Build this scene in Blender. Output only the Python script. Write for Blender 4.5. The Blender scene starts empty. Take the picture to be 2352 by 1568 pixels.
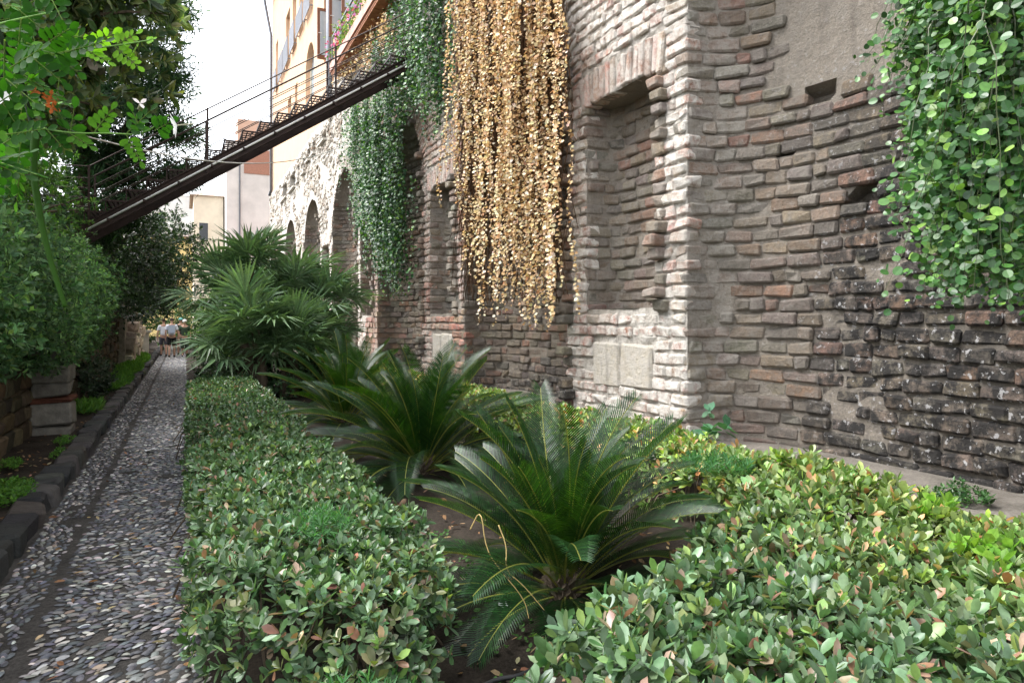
import bpy, math, random
import numpy as np
from mathutils import Vector, noise
rng = np.random.default_rng(11)
random.seed(11)
R = math.radians
scene = bpy.context.scene
COL = scene.collection

# ------------------------------------------------------------------ camera
EYE = 1.65
YAW = R(25.7)
cam_d = bpy.data.cameras.new('camera')
cam = bpy.data.objects.new('camera', cam_d)
COL.objects.link(cam)
cam.location = (0, 0, EYE)
cam.rotation_euler = (R(90), 0, -YAW)
cam_d.sensor_width = 36
cam_d.lens = 24
cam_d.shift_y = -0.0208
cam_d.clip_start = 0.05
cam_d.clip_end = 800
scene.camera = cam

# ------------------------------------------------------------------ sky, sun, exposure
SUN_EL, SUN_AZ = R(58), R(-62)          # azimuth from +Y towards +X
world = bpy.data.worlds.new('World')
scene.world = world
world.use_nodes = True
wn = world.node_tree
wn.nodes.clear()
sky = wn.nodes.new('ShaderNodeTexSky')
sky.sky_type = 'NISHITA'
sky.sun_disc = False
sky.sun_elevation = SUN_EL
sky.sun_rotation = SUN_AZ
sky.dust_density = 1.5
sky.air_density = 1.0
hsv = wn.nodes.new('ShaderNodeHueSaturation')
hsv.inputs['Saturation'].default_value = 0.20   # a closed, milky cloud layer
hsv.inputs['Value'].default_value = 1.0
bgn = wn.nodes.new('ShaderNodeBackground')
bgn.inputs['Strength'].default_value = 0.15
won = wn.nodes.new('ShaderNodeOutputWorld')
wn.links.new(sky.outputs[0], hsv.inputs['Color'])
wn.links.new(hsv.outputs[0], bgn.inputs['Color'])
wn.links.new(bgn.outputs[0], won.inputs['Surface'])
sun_d = bpy.data.lights.new('sun', 'SUN')
sun_d.energy = 1.3
sun_d.angle = R(30)
sun_d.color = (1.0, 0.98, 0.95)
sun = bpy.data.objects.new('sun', sun_d)
COL.objects.link(sun)
sd = Vector((math.sin(SUN_AZ) * math.cos(SUN_EL), math.cos(SUN_AZ) * math.cos(SUN_EL), math.sin(SUN_EL)))
sun.rotation_euler = sd.to_track_quat('Z', 'Y').to_euler()
scene.view_settings.view_transform = 'Standard'
scene.view_settings.look = 'None'
scene.view_settings.exposure = 2.1
scene.view_settings.gamma = 1.0
scene.view_settings.use_curve_mapping = False
scene.cycles.max_bounces = 6
scene.cycles.transparent_max_bounces = 4

# ------------------------------------------------------------------ helpers
class T:
    """mesh template: vertices, flat loop indices, face lengths"""
    def __init__(s, v, f):
        s.v = np.array(v, float)
        s.fi = np.array([i for q in f for i in q], int)
        s.fl = np.array([len(q) for q in f], int)

class MB:
    def __init__(s):
        s.V, s.I, s.L, s.C, s.A = [], [], [], [], []
        s.n = 0
    def inst(s, t, verts, col, aux=None):
        """verts (N,n,3), col (N,3), aux (N,3)"""
        N, n = verts.shape[:2]
        if N == 0: return s
        s.V.append(verts.reshape(-1, 3))
        s.I.append((t.fi[None, :] + (np.arange(N) * n)[:, None] + s.n).ravel())
        s.L.append(np.tile(t.fl, N))
        col = np.broadcast_to(np.asarray(col, float), (N, 3))
        s.C.append(np.repeat(col, n, 0))
        aux = np.zeros((N, 3)) if aux is None else np.broadcast_to(np.asarray(aux, float), (N, 3))
        s.A.append(np.repeat(aux, n, 0))
        s.n += N * n
        return s
    def add(s, v, f, col=(1, 1, 1), aux=(0, 0, 0)):
        t = T(v, f)
        return s.inst(t, t.v[None], np.array([col]), np.array([aux]))
    def grid(s, P, col=(1, 1, 1), aux=(0, 0, 0), skip=None, closed=False):
        """P (r,c,3) sheet"""
        r, c = P.shape[:2]
        f = []
        for i in range(r - 1):
            for j in range(c - 1 + (1 if closed else 0)):
                if skip is not None and skip(i, j): continue
                k = (j + 1) % c
                f.append((i * c + j, i * c + k, (i + 1) * c + k, (i + 1) * c + j))
        return s.add(P.reshape(-1, 3), f, col, aux)
    def box(s, lo, hi, col=(1, 1, 1), aux=(0, 0, 0)):
        x0, y0, z0 = lo; x1, y1, z1 = hi
        v = [(x0, y0, z0), (x1, y0, z0), (x1, y1, z0), (x0, y1, z0), (x0, y0, z1), (x1, y0, z1), (x1, y1, z1), (x0, y1, z1)]
        return s.add(v, BOXF, col, aux)
    def bar(s, a, b, w, h, up=(0, 0, 1), col=(1, 1, 1)):
        a, b = Vector(a), Vector(b)
        d = (b - a).normalized()
        u = Vector(up)
        x = d.cross(u).normalized()
        u = x.cross(d).normalized()
        v = []
        for p in (a, b):
            for sx, su in ((-1, -1), (1, -1), (1, 1), (-1, 1)):
                v.append(p + x * (sx * w / 2) + u * (su * h / 2))
        return s.add(v, [(0, 1, 2, 3), (7, 6, 5, 4), (0, 4, 5, 1), (1, 5, 6, 2), (2, 6, 7, 3), (3, 7, 4, 0)], col)
    def tube(s, pts, rad, k=6, col=(1, 1, 1), cap=True):
        pts = [Vector(p) for p in pts]
        n = len(pts)
        rad = [rad] * n if isinstance(rad, (int, float)) else rad
        V = []
        ref = Vector((0.31, 0.17, 0.93))
        for i, p in enumerate(pts):
            d = (pts[min(i + 1, n - 1)] - pts[max(i - 1, 0)]).normalized()
            x = d.cross(ref)
            if x.length < 1e-3: x = d.cross(Vector((1, 0, 0)))
            x.normalize(); y = d.cross(x)
            for j in range(k):
                a = 2 * math.pi * j / k
                V.append(p + (x * math.cos(a) + y * math.sin(a)) * rad[i])
        f = []
        for i in range(n - 1):
            for j in range(k):
                f.append((i * k + j, i * k + (j + 1) % k, (i + 1) * k + (j + 1) % k, (i + 1) * k + j))
        if cap:
            f.append(tuple(range(k - 1, -1, -1)))
            f.append(tuple((n - 1) * k + j for j in range(k)))
        return s.add([tuple(v) for v in V], f, col)
    def mesh(s, name, mat, smooth=False):
        me = bpy.data.meshes.new(name)
        V = np.concatenate(s.V); I = np.concatenate(s.I).astype(np.int32); L = np.concatenate(s.L).astype(np.int32)
        me.vertices.add(len(V)); me.vertices.foreach_set('co', V.astype(np.float32).ravel())
        me.loops.add(len(I)); me.loops.foreach_set('vertex_index', I)
        me.polygons.add(len(L))
        st = np.concatenate(([0], np.cumsum(L)[:-1])).astype(np.int32)
        me.polygons.foreach_set('loop_start', st)
        me.polygons.foreach_set('loop_total', L)
        me.polygons.foreach_set('use_smooth', np.full(len(L), bool(smooth)))
        for nm, src in (('Col', s.C), ('aux', s.A)):
            at = me.attributes.new(nm, 'FLOAT_COLOR', 'POINT')
            c = np.concatenate(src)
            at.data.foreach_set('color', np.concatenate([c, np.ones((len(c), 1))], 1).astype(np.float32).ravel())
        me.update(calc_edges=True)
        if mat: me.materials.append(mat)
        return me
    def build(s, name, mat, parent=None, smooth=False):
        return link(name, s.mesh(name, mat, smooth), parent)

BOXF = [(0, 3, 2, 1), (4, 5, 6, 7), (0, 1, 5, 4), (1, 2, 6, 5), (2, 3, 7, 6), (3, 0, 4, 7)]

def link(name, data, parent=None):
    o = bpy.data.objects.new(name, data)
    COL.objects.link(o)
    if parent: o.parent = parent
    return o
def tag(o, label=None, cat=None, group=None, kind=None):
    if label: o['label'] = label
    if cat: o['category'] = cat
    if group: o['group'] = group
    if kind: o['kind'] = kind
    return o
def thing(name, label, cat, loc=(0, 0, 0), group=None):
    o = link(name, None)
    o.location = loc
    return tag(o, label, cat, group)
def copy_tree(o, parent=None):
    c = o.copy(); COL.objects.link(c)
    if parent: c.parent = parent
    for ch in list(o.children): copy_tree(ch, c)
    return c

def frames(n, up_ref=None):
    """(N,3) normals -> (N,3,3) rotation columns [x,y,z=n] with random spin"""
    n = n / np.linalg.norm(n, axis=1, keepdims=True)
    r = rng.normal(size=n.shape)
    x = np.cross(r, n); x /= np.linalg.norm(x, axis=1, keepdims=True)
    y = np.cross(n, x)
    return np.stack([x, y, n], 2)
def euler_mats(ax, ay, az):
    ca, sa, cb, sb, cg, sg = np.cos(ax), np.sin(ax), np.cos(ay), np.sin(ay), np.cos(az), np.sin(az)
    N = len(ax); M = np.zeros((N, 3, 3))
    M[:, 0, 0] = cg * cb; M[:, 0, 1] = cg * sb * sa - sg * ca; M[:, 0, 2] = cg * sb * ca + sg * sa
    M[:, 1, 0] = sg * cb; M[:, 1, 1] = sg * sb * sa + cg * ca; M[:, 1, 2] = sg * sb * ca - cg * sa
    M[:, 2, 0] = -sb; M[:, 2, 1] = cb * sa; M[:, 2, 2] = cb * ca
    return M
def xf(tv, M, loc, sc=None):
    v = np.broadcast_to(tv[None], (len(loc),) + tv.shape)
    if sc is not None:
        sc = np.asarray(sc)
        v = v * (sc[:, None, None] if sc.ndim == 1 else sc[:, None, :])
    return np.einsum('nij,nkj->nki', M, v) + loc[:, None, :]
def nz(p, s=1.0, o=0.0):
    return noise.noise(Vector((p[0] * s + o, p[1] * s + o * 1.7, p[2] * s - o)))
def pick(cols, N, var=0.12, w=None):
    cols = np.array(cols)
    c = cols[rng.choice(len(cols), N, p=w)]
    return np.clip(c * (1 + rng.normal(0, var, (N, 1))) * (1 + rng.normal(0, var * .35, (N, 3))), 0.002, 1)
def to_px(p):
    """world -> pixel of a 2352 x 1568 picture (only to find which pieces show largest)"""
    c, s = math.cos(YAW), math.sin(YAW)
    d = p[1] * c + p[0] * s
    r = p[0] * c - p[1] * s
    if d < 0.05: return -1, -1, 0.05
    return 1176 + 1568 * r / d, 735 - 1568 * (p[2] - EYE) / d, d
def ground_z(x):
    t = min(max((x - 0.9) / 3.6, 0), 1)
    return 0.02 + 0.25 * t * t * (3 - 2 * t)

def smooth_line(pts, n=2):
    pts = [Vector(p) for p in pts]
    for _ in range(n):
        q = [pts[0]]
        for a, b in zip(pts[:-1], pts[1:]): q += [a.lerp(b, .25), a.lerp(b, .75)]
        pts = q + [pts[-1]]
    return pts
# ------------------------------------------------------------------ materials
def new_mat(name):
    m = bpy.data.materials.new(name)
    m.use_nodes = True
    nt = m.node_tree
    nt.nodes.clear()
    out = nt.nodes.new('ShaderNodeOutputMaterial')
    bs = nt.nodes.new('ShaderNodeBsdfPrincipled')
    nt.links.new(bs.outputs[0], out.inputs['Surface'])
    return m, nt, bs, out
def N(nt, t, **kw):
    n = nt.nodes.new(t)
    for k, v in kw.items():
        if k in n.inputs: n.inputs[k].default_value = v
        else: setattr(n, k, v)
    return n
def noise_node(nt, scale, detail=4, rough=.6, vec=None):
    n = N(nt, 'ShaderNodeTexNoise', Scale=scale, Detail=detail, Roughness=rough)
    if vec is None:
        tc = N(nt, 'ShaderNodeTexCoord'); vec = tc.outputs['Object']
    nt.links.new(vec, n.inputs['Vector'])
    return n
def ramp(nt, src, p0, p1, c0=(0, 0, 0, 1), c1=(1, 1, 1, 1)):
    r = N(nt, 'ShaderNodeValToRGB')
    r.color_ramp.elements[0].position = p0; r.color_ramp.elements[1].position = p1
    r.color_ramp.elements[0].color = c0; r.color_ramp.elements[1].color = c1
    nt.links.new(src, r.inputs[0])
    return r.outputs[0]
def mix(nt, a, b, fac, mode='MIX'):
    m = N(nt, 'ShaderNodeMix', data_type='RGBA', blend_type=mode)
    for s, i in ((fac, 0), (a, 6), (b, 7)):
        if isinstance(s, (int, float)): m.inputs[i].default_value = s
        elif isinstance(s, tuple): m.inputs[i].default_value = s if len(s) == 4 else s + (1,)
        else: nt.links.new(s, m.inputs[i])
    return m.outputs[2]
def bump(nt, bs, h, strength, dist):
    b = N(nt, 'ShaderNodeBump', Strength=strength, Distance=dist)
    nt.links.new(h, b.inputs['Height'])
    nt.links.new(b.outputs[0], bs.inputs['Normal'])
def attr(nt, name='Col'):
    return N(nt, 'ShaderNodeAttribute', attribute_name=name)
def math_n(nt, op, a, b):
    m = N(nt, 'ShaderNodeMath', operation=op)
    for i, s in enumerate((a, b)):
        if isinstance(s, (int, float)): m.inputs[i].default_value = s
        else: nt.links.new(s, m.inputs[i])
    return m.outputs[0]

def plain(name, col, rough=.7, var=.25, scale=6, bmp=.2, bscale=40, metallic=0, attrib=False, spec=.4):
    m, nt, bs, _ = new_mat(name)
    base = attr(nt).outputs['Color'] if attrib else col + (1,)
    n1 = noise_node(nt, scale, 5, .65)
    v = ramp(nt, n1.outputs['Fac'], .25, .75, (1 - var,) * 3 + (1,), (1 + var,) * 3 + (1,))
    c = mix(nt, base, v, 1.0, 'MULTIPLY')
    nt.links.new(c, bs.inputs['Base Color'])
    bs.inputs['Roughness'].default_value = rough
    bs.inputs['Metallic'].default_value = metallic
    bs.inputs['Specular IOR Level'].default_value = spec
    if bmp:
        n2 = noise_node(nt, bscale, 6, .7)
        bump(nt, bs, n2.outputs['Fac'], bmp, .02)
    return m

def masonry(name, mortar=False):
    """brick and mortar: own colour from the piece, limewash and painted front light in patches, soot and lichen where the aux attribute says"""
    m, nt, bs, _ = new_mat(name)
    geo = N(nt, 'ShaderNodeNewGeometry'); pos = geo.outputs['Position']
    col = attr(nt).outputs['Color']
    ax = N(nt, 'ShaderNodeSeparateColor'); nt.links.new(attr(nt, 'aux').outputs['Color'], ax.inputs[0])
    big = noise_node(nt, 2.2, 5, .7, pos)
    fine = noise_node(nt, 34, 8, .8, pos)
    mid = noise_node(nt, 8, 5, .7, pos)
    c = mix(nt, col, ramp(nt, fine.outputs['Fac'], .3, .72, (.62, .62, .62, 1), (1.28, 1.26, 1.22, 1)), 1.0, 'MULTIPLY')
    # cement dust smeared over the brick
    c = mix(nt, c, (.31, .275, .235), ramp(nt, mid.outputs['Fac'], .46, .66, (0, 0, 0, 1), (.75, .75, .75, 1)))
    # limewash, on front faces also standing in for brighter light
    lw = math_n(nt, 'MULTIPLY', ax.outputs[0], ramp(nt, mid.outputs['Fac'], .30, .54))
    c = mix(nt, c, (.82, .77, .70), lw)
    # streaks of damp
    mp = N(nt, 'ShaderNodeMapping'); mp.inputs['Scale'].default_value = (5, 5, .5)
    nt.links.new(pos, mp.inputs['Vector'])
    st = noise_node(nt, 1.0, 4, .6, mp.outputs[0])
    c = mix(nt, c, (.13, .115, .10), math_n(nt, 'MULTIPLY', ramp(nt, st.outputs['Fac'], .56, .75), .45))
    # soot
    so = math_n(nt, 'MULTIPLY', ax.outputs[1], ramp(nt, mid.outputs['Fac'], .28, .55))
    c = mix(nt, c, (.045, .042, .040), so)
    # white lichen spots on the sooty part
    sp = noise_node(nt, 17, 3, .6, pos)
    ls = math_n(nt, 'MULTIPLY', ax.outputs[2], ramp(nt, sp.outputs['Fac'], .61, .66))
    c = mix(nt, c, (.55, .54, .54), ls)
    nt.links.new(c, bs.inputs['Base Color'])
    bs.inputs['Roughness'].default_value = .92
    bs.inputs['Specular IOR Level'].default_value = .2
    h = math_n(nt, 'ADD', fine.outputs['Fac'], math_n(nt, 'MULTIPLY', mid.outputs['Fac'], 1.2))
    bump(nt, bs, h, 1.0, .05)
    return m

def leaf_mat(name, trans=.3, rough=.42, spec=.5, tint=(1.25, 1.35, .55)):
    m, nt, bs, out = new_mat(name)
    c = attr(nt).outputs['Color']
    geo = N(nt, 'ShaderNodeNewGeometry')
    n1 = noise_node(nt, 30, 3, .6, geo.outputs['Position'])
    c = mix(nt, c, ramp(nt, n1.outputs['Fac'], .3, .7, (.75, .75, .75, 1), (1.2, 1.2, 1.2, 1)), 1.0, 'MULTIPLY')
    nt.links.new(c, bs.inputs['Base Color'])
    bs.inputs['Roughness'].default_value = rough
    bs.inputs['Specular IOR Level'].default_value = spec
    tr = N(nt, 'ShaderNodeBsdfTranslucent')
    nt.links.new(mix(nt, c, tint + (1,), 1.0, 'MULTIPLY'), tr.inputs['Color'])
    mx = N(nt, 'ShaderNodeMixShader'); mx.inputs[0].default_value = trans
    nt.links.new(bs.outputs[0], mx.inputs[1]); nt.links.new(tr.outputs[0], mx.inputs[2])
    nt.links.new(mx.outputs[0], out.inputs['Surface'])
    return m

M = {
    'brick': masonry('weathered_brick'),
    'mortar': masonry('old_mortar', True),
    'stone': plain('limestone', (.62, .56, .47), .9, .3, 5, .6, 30, attrib=True, spec=.2),
    'soil': None,
    'leaf': leaf_mat('waxy_leaf', .22, .38, .5),
    'cycad': leaf_mat('cycad_leaf', .27, .36, .38, (2.8, 2.2, .25)),
    'soft': leaf_mat('soft_leaf', .4, .55, .3),
    'dry': leaf_mat('dry_leaf', .25, .8, .15, (1.2, 1.0, .7)),
    'bark': plain('bark', (.10, .075, .05), .9, .35, 12, .6, 40),
    'iron': plain('rusty_iron', (.035, .02, .016), .55, .5, 9, .3, 60, .4),
    'steel': plain('galvanised_pipe', (.72, .71, .68), .5, .12, 8, .05, 40, 0),
}
# ------------------------------------------------------------------ ground, path, kerb
def soil_mat(name, c0, c1):
    m, nt, bs, _ = new_mat(name)
    a = noise_node(nt, 3, 6, .7); b = noise_node(nt, 45, 5, .8)
    f = math_n(nt, 'MULTIPLY', a.outputs['Fac'], math_n(nt, 'MULTIPLY', b.outputs['Fac'], 2.0))
    nt.links.new(ramp(nt, f, .3, .7, c0 + (1,), c1 + (1,)), bs.inputs['Base Color'])
    bs.inputs['Roughness'].default_value = .95
    bs.inputs['Specular IOR Level'].default_value = .15
    bump(nt, bs, b.outputs['Fac'], .8, .03)
    return m
M['soil'] = soil_mat('garden_soil', (.018, .014, .011), (.065, .052, .041))
M['dust'] = soil_mat('dusty_earth', (.12, .107, .09), (.25, .225, .195))
M['pathbed'] = soil_mat('path_mortar', (.035, .032, .03), (.10, .093, .085))
PX0, PX1 = -1.03, 0.10                     # path edges

mb = MB()
mb.grid(np.array([[(x, y, -0.04) for x in (-400, 0, 400)] for y in (-60, 200, 700)], float))
tag(mb.build('ground', M['soil']), kind='structure')
mb = MB()
xs = np.linspace(PX1 - .02, 7.2, 30)
ys = np.linspace(-3, 48, 90)
P = np.array([[(x, y, ground_z(x) + .02 * nz((x, y, 0), 2.1) + (0.0 if x > .3 else -.01)) for x in xs] for y in ys])
bed = tag(mb.grid(P).build('planting_bed', M['soil'], smooth=True), kind='structure')
mb = MB()
xs = np.linspace(3.75, 6.9, 14)
P = np.array([[(x, y, ground_z(x) + .012 + .02 * nz((x, y, 0), 2.1) + (-.05 if i == 0 else 0)) for i, x in enumerate(xs)] for y in ys])
tag(mb.grid(P).build('earth_strip', M['dust'], smooth=True), kind='structure')

mb = MB()
xs = np.linspace(PX0 - .05, PX1 + .05, 9)
ys = np.linspace(-2, 60, 160)
P = np.array([[(x, y, .0 + .008 * nz((x, y, 3), 2.5)) for x in xs] for y in ys])
path = tag(mb.grid(P).build('cobbled_path', M['pathbed'], smooth=True), kind='structure')

# pebble template: low dome, unit radius
pv = [(0, 0, 1.0)]
for ring, (r, z) in enumerate(((.62, .78), (1.0, .1))):
    for k in range(7):
        a = 2 * math.pi * (k + .5 * ring) / 7
        pv.append((r * math.cos(a), r * math.sin(a), z))
pf = [(0, 1 + k, 1 + (k + 1) % 7) for k in range(7)]
for k in range(7):
    a, b = 1 + k, 1 + (k + 1) % 7
    c, d = 8 + k, 8 + (k + 1) % 7
    pf += [(a, c, b), (b, c, d)]
PEB = T(pv, pf)
M['pebble'] = plain('river_pebble', (1, 1, 1), .55, .25, 25, .15, 80, attrib=True)
pts = []
y = 1.2
while y < 37:
    dy = .031 if y < 12 else .05
    x = PX0 + .03 + random.uniform(0, .04)
    while x < PX1 + .03:
        ln = random.uniform(.03, .066) * (1 if y < 12 else 1.3)
        if abs(x + .72) > .035 and random.random() > .16 and nz((x, y, 0), 3.0, 8) > -.55:
            pts.append((x, y + random.uniform(-.012, .012), ln))
        x += ln * random.uniform(.85, 1.15)
    y += dy
pts = np.array(pts)
n = len(pts)
lane = pts[:, 0] < -.72
ang = np.where(lane, R(78), R(8)) + rng.normal(0, .35, n) + .5 * np.sin(pts[:, 1] * 2.2)
M3 = euler_mats(rng.normal(0, .12, n), rng.normal(0, .12, n), ang)
sc = np.stack([pts[:, 2] * .54, np.clip(pts[:, 2] * rng.uniform(.24, .36, n), .008, .018), rng.uniform(.005, .012, n)], 1)
loc = np.stack([pts[:, 0], pts[:, 1], np.full(n, .002)], 1)
pc = pick([(.09, .095, .11), (.05, .053, .06), (.17, .165, .155), (.30, .285, .265), (.5, .48, .45), (.24, .19, .15), (.12, .12, .13)], n, .15,
          [.27, .22, .2, .12, .05, .03, .11])
V = xf(PEB.v, M3, loc, sc)
vis = np.array([(lambda q: -20 < q[0] < 470 and q[1] < 1590)(to_px(l)) for l in loc])
dist = np.linalg.norm(loc, axis=1)
order = np.argsort(np.where(vis, dist - sc[:, 0] * 12, 1e6))
near = order[:300]
mask = np.zeros(n, bool); mask[near] = True
for i in near:
    b = MB().inst(PEB, V[i:i + 1] - loc[i], pc[i:i + 1])
    o = b.build('pebble', M['pebble'], path, True); o.location = loc[i]
rest = MB().inst(PEB, V[~mask], pc[~mask])
tag(rest.build('pebbles', M['pebble'], path, True), kind='stuff')

# bevelled block template with corner ids
def bevel_block(b=.2):
    v, corner = [], []
    idx = {}
    for ci, (sx, sy, sz) in enumerate([(a, c, d) for a in (-1, 1) for c in (-1, 1) for d in (-1, 1)]):
        for ax in range(3):
            p = [sx * (1 - b), sy * (1 - b), sz * (1 - b)]
            p[ax] = (sx, sy, sz)[ax]
            idx[(ci, ax)] = len(v)
            v.append(p); corner.append(ci)
    cs = [(a, c, d) for a in (-1, 1) for c in (-1, 1) for d in (-1, 1)]
    cid = {c: i for i, c in enumerate(cs)}
    f = []
    for ax in range(3):
        for s in (-1, 1):
            o = [(-1, -1), (1, -1), (1, 1), (-1, 1)]
            q = []
            for a, c in o:
                p = [0, 0, 0]; p[ax] = s; p[(ax + 1) % 3] = a; p[(ax + 2) % 3] = c
                q.append(idx[(cid[tuple(p)], ax)])
            f.append(tuple(q if s > 0 else q[::-1]))
    for ax in range(3):                      # edge along ax
        a1, a2 = (ax + 1) % 3, (ax + 2) % 3
        for s1 in (-1, 1):
            for s2 in (-1, 1):
                p = [0, 0, 0]; p[a1] = s1; p[a2] = s2
                p[ax] = -1; c0 = cid[tuple(p)]; p[ax] = 1; c1 = cid[tuple(p)]
                q = [idx[(c0, a1)], idx[(c1, a1)], idx[(c1, a2)], idx[(c0, a2)]]
                f.append(tuple(q if s1 * s2 < 0 else q[::-1]))
    for c, ci in cid.items():
        q = [idx[(ci, 0)], idx[(ci, 1)], idx[(ci, 2)]]
        f.append(tuple(q if c[0] * c[1] * c[2] > 0 else q[::-1]))
    return T(v, f), np.array(corner)
BLK, BLKC = bevel_block(.22)
BXT = T([(a, c, d) for a in (-1, 1) for c in (-1, 1) for d in (-1, 1)], [(0, 1, 3, 2), (4, 6, 7, 5), (0, 4, 5, 1), (2, 3, 7, 6), (0, 2, 6, 4), (1, 5, 7, 3)])
def blocks(loc, tt, nn, uu, hs, jit=.012, simple=False):
    """loc (N,3), axes (N,3) x3, half sizes (N,3) -> verts"""
    t = BXT if simple else BLK
    n = len(loc)
    v = np.broadcast_to(t.v[None], (n,) + t.v.shape).copy()
    if not simple:                            # equal bevel on every side
        bev = np.minimum(hs.min(1) * .34, .025)
        s = np.sign(v)
        inner = np.abs(v) < .99
        v = np.where(inner, s * (1 - (bev[:, None] / hs)[:, None, :]), v)
        j = rng.normal(0, jit, (n, 8, 3))[:, BLKC, :]
    else:
        j = rng.normal(0, jit, (n, 8, 3))
    v = v * hs[:, None, :] + j
    Mx = np.stack([tt, nn, uu], 2)
    return t, np.einsum('nij,nkj->nki', Mx, v) + loc[:, None, :]

# kerb of rough basalt blocks
M['basalt'] = plain('basalt', (1, 1, 1), .8, .4, 8, .9, 30, attrib=True, spec=.3)
kerb = tag(thing('kerb', 'rough dark basalt kerb', 'kerb'), kind='structure')
del kerb['category']; del kerb['label']
y = 2.2
while y < 45:
    ln = random.uniform(.2, .46)
    c = np.array([[PX0 - .125 + random.uniform(-.02, .02), y + ln / 2, .055 + random.uniform(-.015, .015)]])
    t, v = blocks(c, np.array([[1., 0, 0]]), np.array([[0, 1., 0]]), np.array([[0, 0, 1.]]), np.array([[.115, ln / 2 - .006, .105]]), .014)
    MB().inst(t, v, pick([(.045, .045, .045), (.03, .03, .032), (.07, .066, .06)], 1, .15)).build('kerb_stone', M['basalt'], kerb)
    y += ln
# verge between kerb and garden wall
mb = MB()
xs = np.linspace(-2.2, PX0 - .14, 9); ys = np.linspace(-1, 46, 120)
P = np.array([[(x, y, .10 + .03 * nz((x, y, 1), 3.1) + .05 * max(0, -x - 1.5)) for x in xs] for y in ys])
tag(mb.grid(P).build('verge', M['soil'], smooth=True), kind='structure')
mb = MB()
P = np.array([[(x, y, 1.2 + .3 * nz((x, y, 1), .3)) for x in np.linspace(-30, -2.2, 8)] for y in np.linspace(-4, 60, 12)])
tag(mb.grid(P).build('upper_garden', M['soil'], smooth=True), kind='structure')

# ------------------------------------------------------------------ ancient niche wall
WX = 5.10                     # front plane
MOD, AC0 = 6.76, 4.02         # bay length, first arch centre
RO, DEP = 2.05, 0.95          # arch half width, apse depth
ZS, ZC = 4.95, 7.0            # springing, crown
ZSILL, ZLIN = 1.80, 4.65
NH, ND = .795, .50            # niche half width, depth
ZT0, ZT1 = 9.6, 11.0
ZU = 7.3                      # above this one upper sheet runs the whole length
NB = 7
ac = [AC0 + MOD * i for i in range(-1, NB + 1)]     # arch centres, ac[1] is the near apse
def halfw(z):
    if z <= ZS: return RO
    h = z - ZS
    return math.sqrt(max(RO * RO - h * h, 0)) if h < RO else 0.0
def apse_curve(hw, dep, e=2.6, n=41):
    th = np.linspace(0, math.pi, n)
    c, s = np.cos(th), np.sin(th)
    return np.stack([dep * np.abs(s) ** (2 / e), hw * np.sign(c) * np.abs(c) ** (2 / e)], 1)   # (x offset, y offset) from +hw to -hw
HOLES = [(5.95, 5.05, 4.02, .16, .10), (6.02, 4.55, 2.86, .17, .10), (6.03, 3.9, 3.5, .13, .07), (6.0, 5.4, 3.48, .14, .05)]
def aux_at(p, kind):
    """limewash (with front light painted in), soot, lichen for a wall piece"""
    x, y, z = p
    lime_light = soot = lich = 0.0
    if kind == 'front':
        lime_light = .98 + .9 * nz(p, 1.1, 3)  # real limewash, raised so the colour also holds the front's brighter light
        if y > 11.5: lime_light = .45 + .8 * nz(p, .7, 3)
        if y > 21: lime_light = .95
    elif kind == 'niche':
        lime_light = .12
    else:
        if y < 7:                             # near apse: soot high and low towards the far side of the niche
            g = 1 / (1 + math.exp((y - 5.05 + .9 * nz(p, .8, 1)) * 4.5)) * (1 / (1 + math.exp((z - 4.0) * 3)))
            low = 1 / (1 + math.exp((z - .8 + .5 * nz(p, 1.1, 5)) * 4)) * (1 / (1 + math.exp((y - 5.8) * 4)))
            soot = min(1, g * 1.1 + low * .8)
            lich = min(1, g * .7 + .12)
            lime_light = .25 if y > 5.9 else .05
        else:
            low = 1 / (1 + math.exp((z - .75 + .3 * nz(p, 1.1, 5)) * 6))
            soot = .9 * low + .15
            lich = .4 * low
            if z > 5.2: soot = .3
    return (max(0, min(1, lime_light)), max(0, min(1, soot)), lich)

wall = thing('niche_wall', 'ancient weathered brick wall with tall round-headed niches and small square-headed niches between', 'wall', (0, 0, 0))
wall['kind'] = 'thing'
MORT = (.36, .315, .265)

class Acc:
    def __init__(s): s.loc, s.t, s.n, s.u, s.h, s.c, s.a, s.k = [], [], [], [], [], [], [], []
    def add(s, loc, t, n, u, h, c, a, k='brick'):
        s.loc.append(loc); s.t.append(t); s.n.append(n); s.u.append(u); s.h.append(h); s.c.append(c); s.a.append(a); s.k.append(k)
acc = Acc()
BR_FRONT = [(.43, .20, .14), (.50, .28, .21), (.46, .33, .24), (.36, .22, .16), (.50, .24, .18)]
BR_IN = [(.31, .255, .20), (.28, .235, .19), (.34, .275, .215), (.25, .215, .18), (.31, .235, .18), (.34, .215, .16), (.29, .25, .205), (.27, .235, .20)]
PITCH = .155
def bcol(kind):
    c = random.choice(BR_FRONT if kind == 'front' else BR_IN)
    k = random.uniform(.8, 1.2)
    return tuple(min(1, a * k * random.uniform(.94, 1.06)) for a in c)
def smear(p):
    return nz(p, .75, 2) * .6 + nz(p, 2.3, 4) * .4
def hole_near(p):
    return any((p[0] - h[0]) ** 2 * .3 + (p[1] - h[1]) ** 2 + (p[2] - h[2]) ** 2 * 2.2 < (h[3]) ** 2 for h in HOLES)
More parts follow.
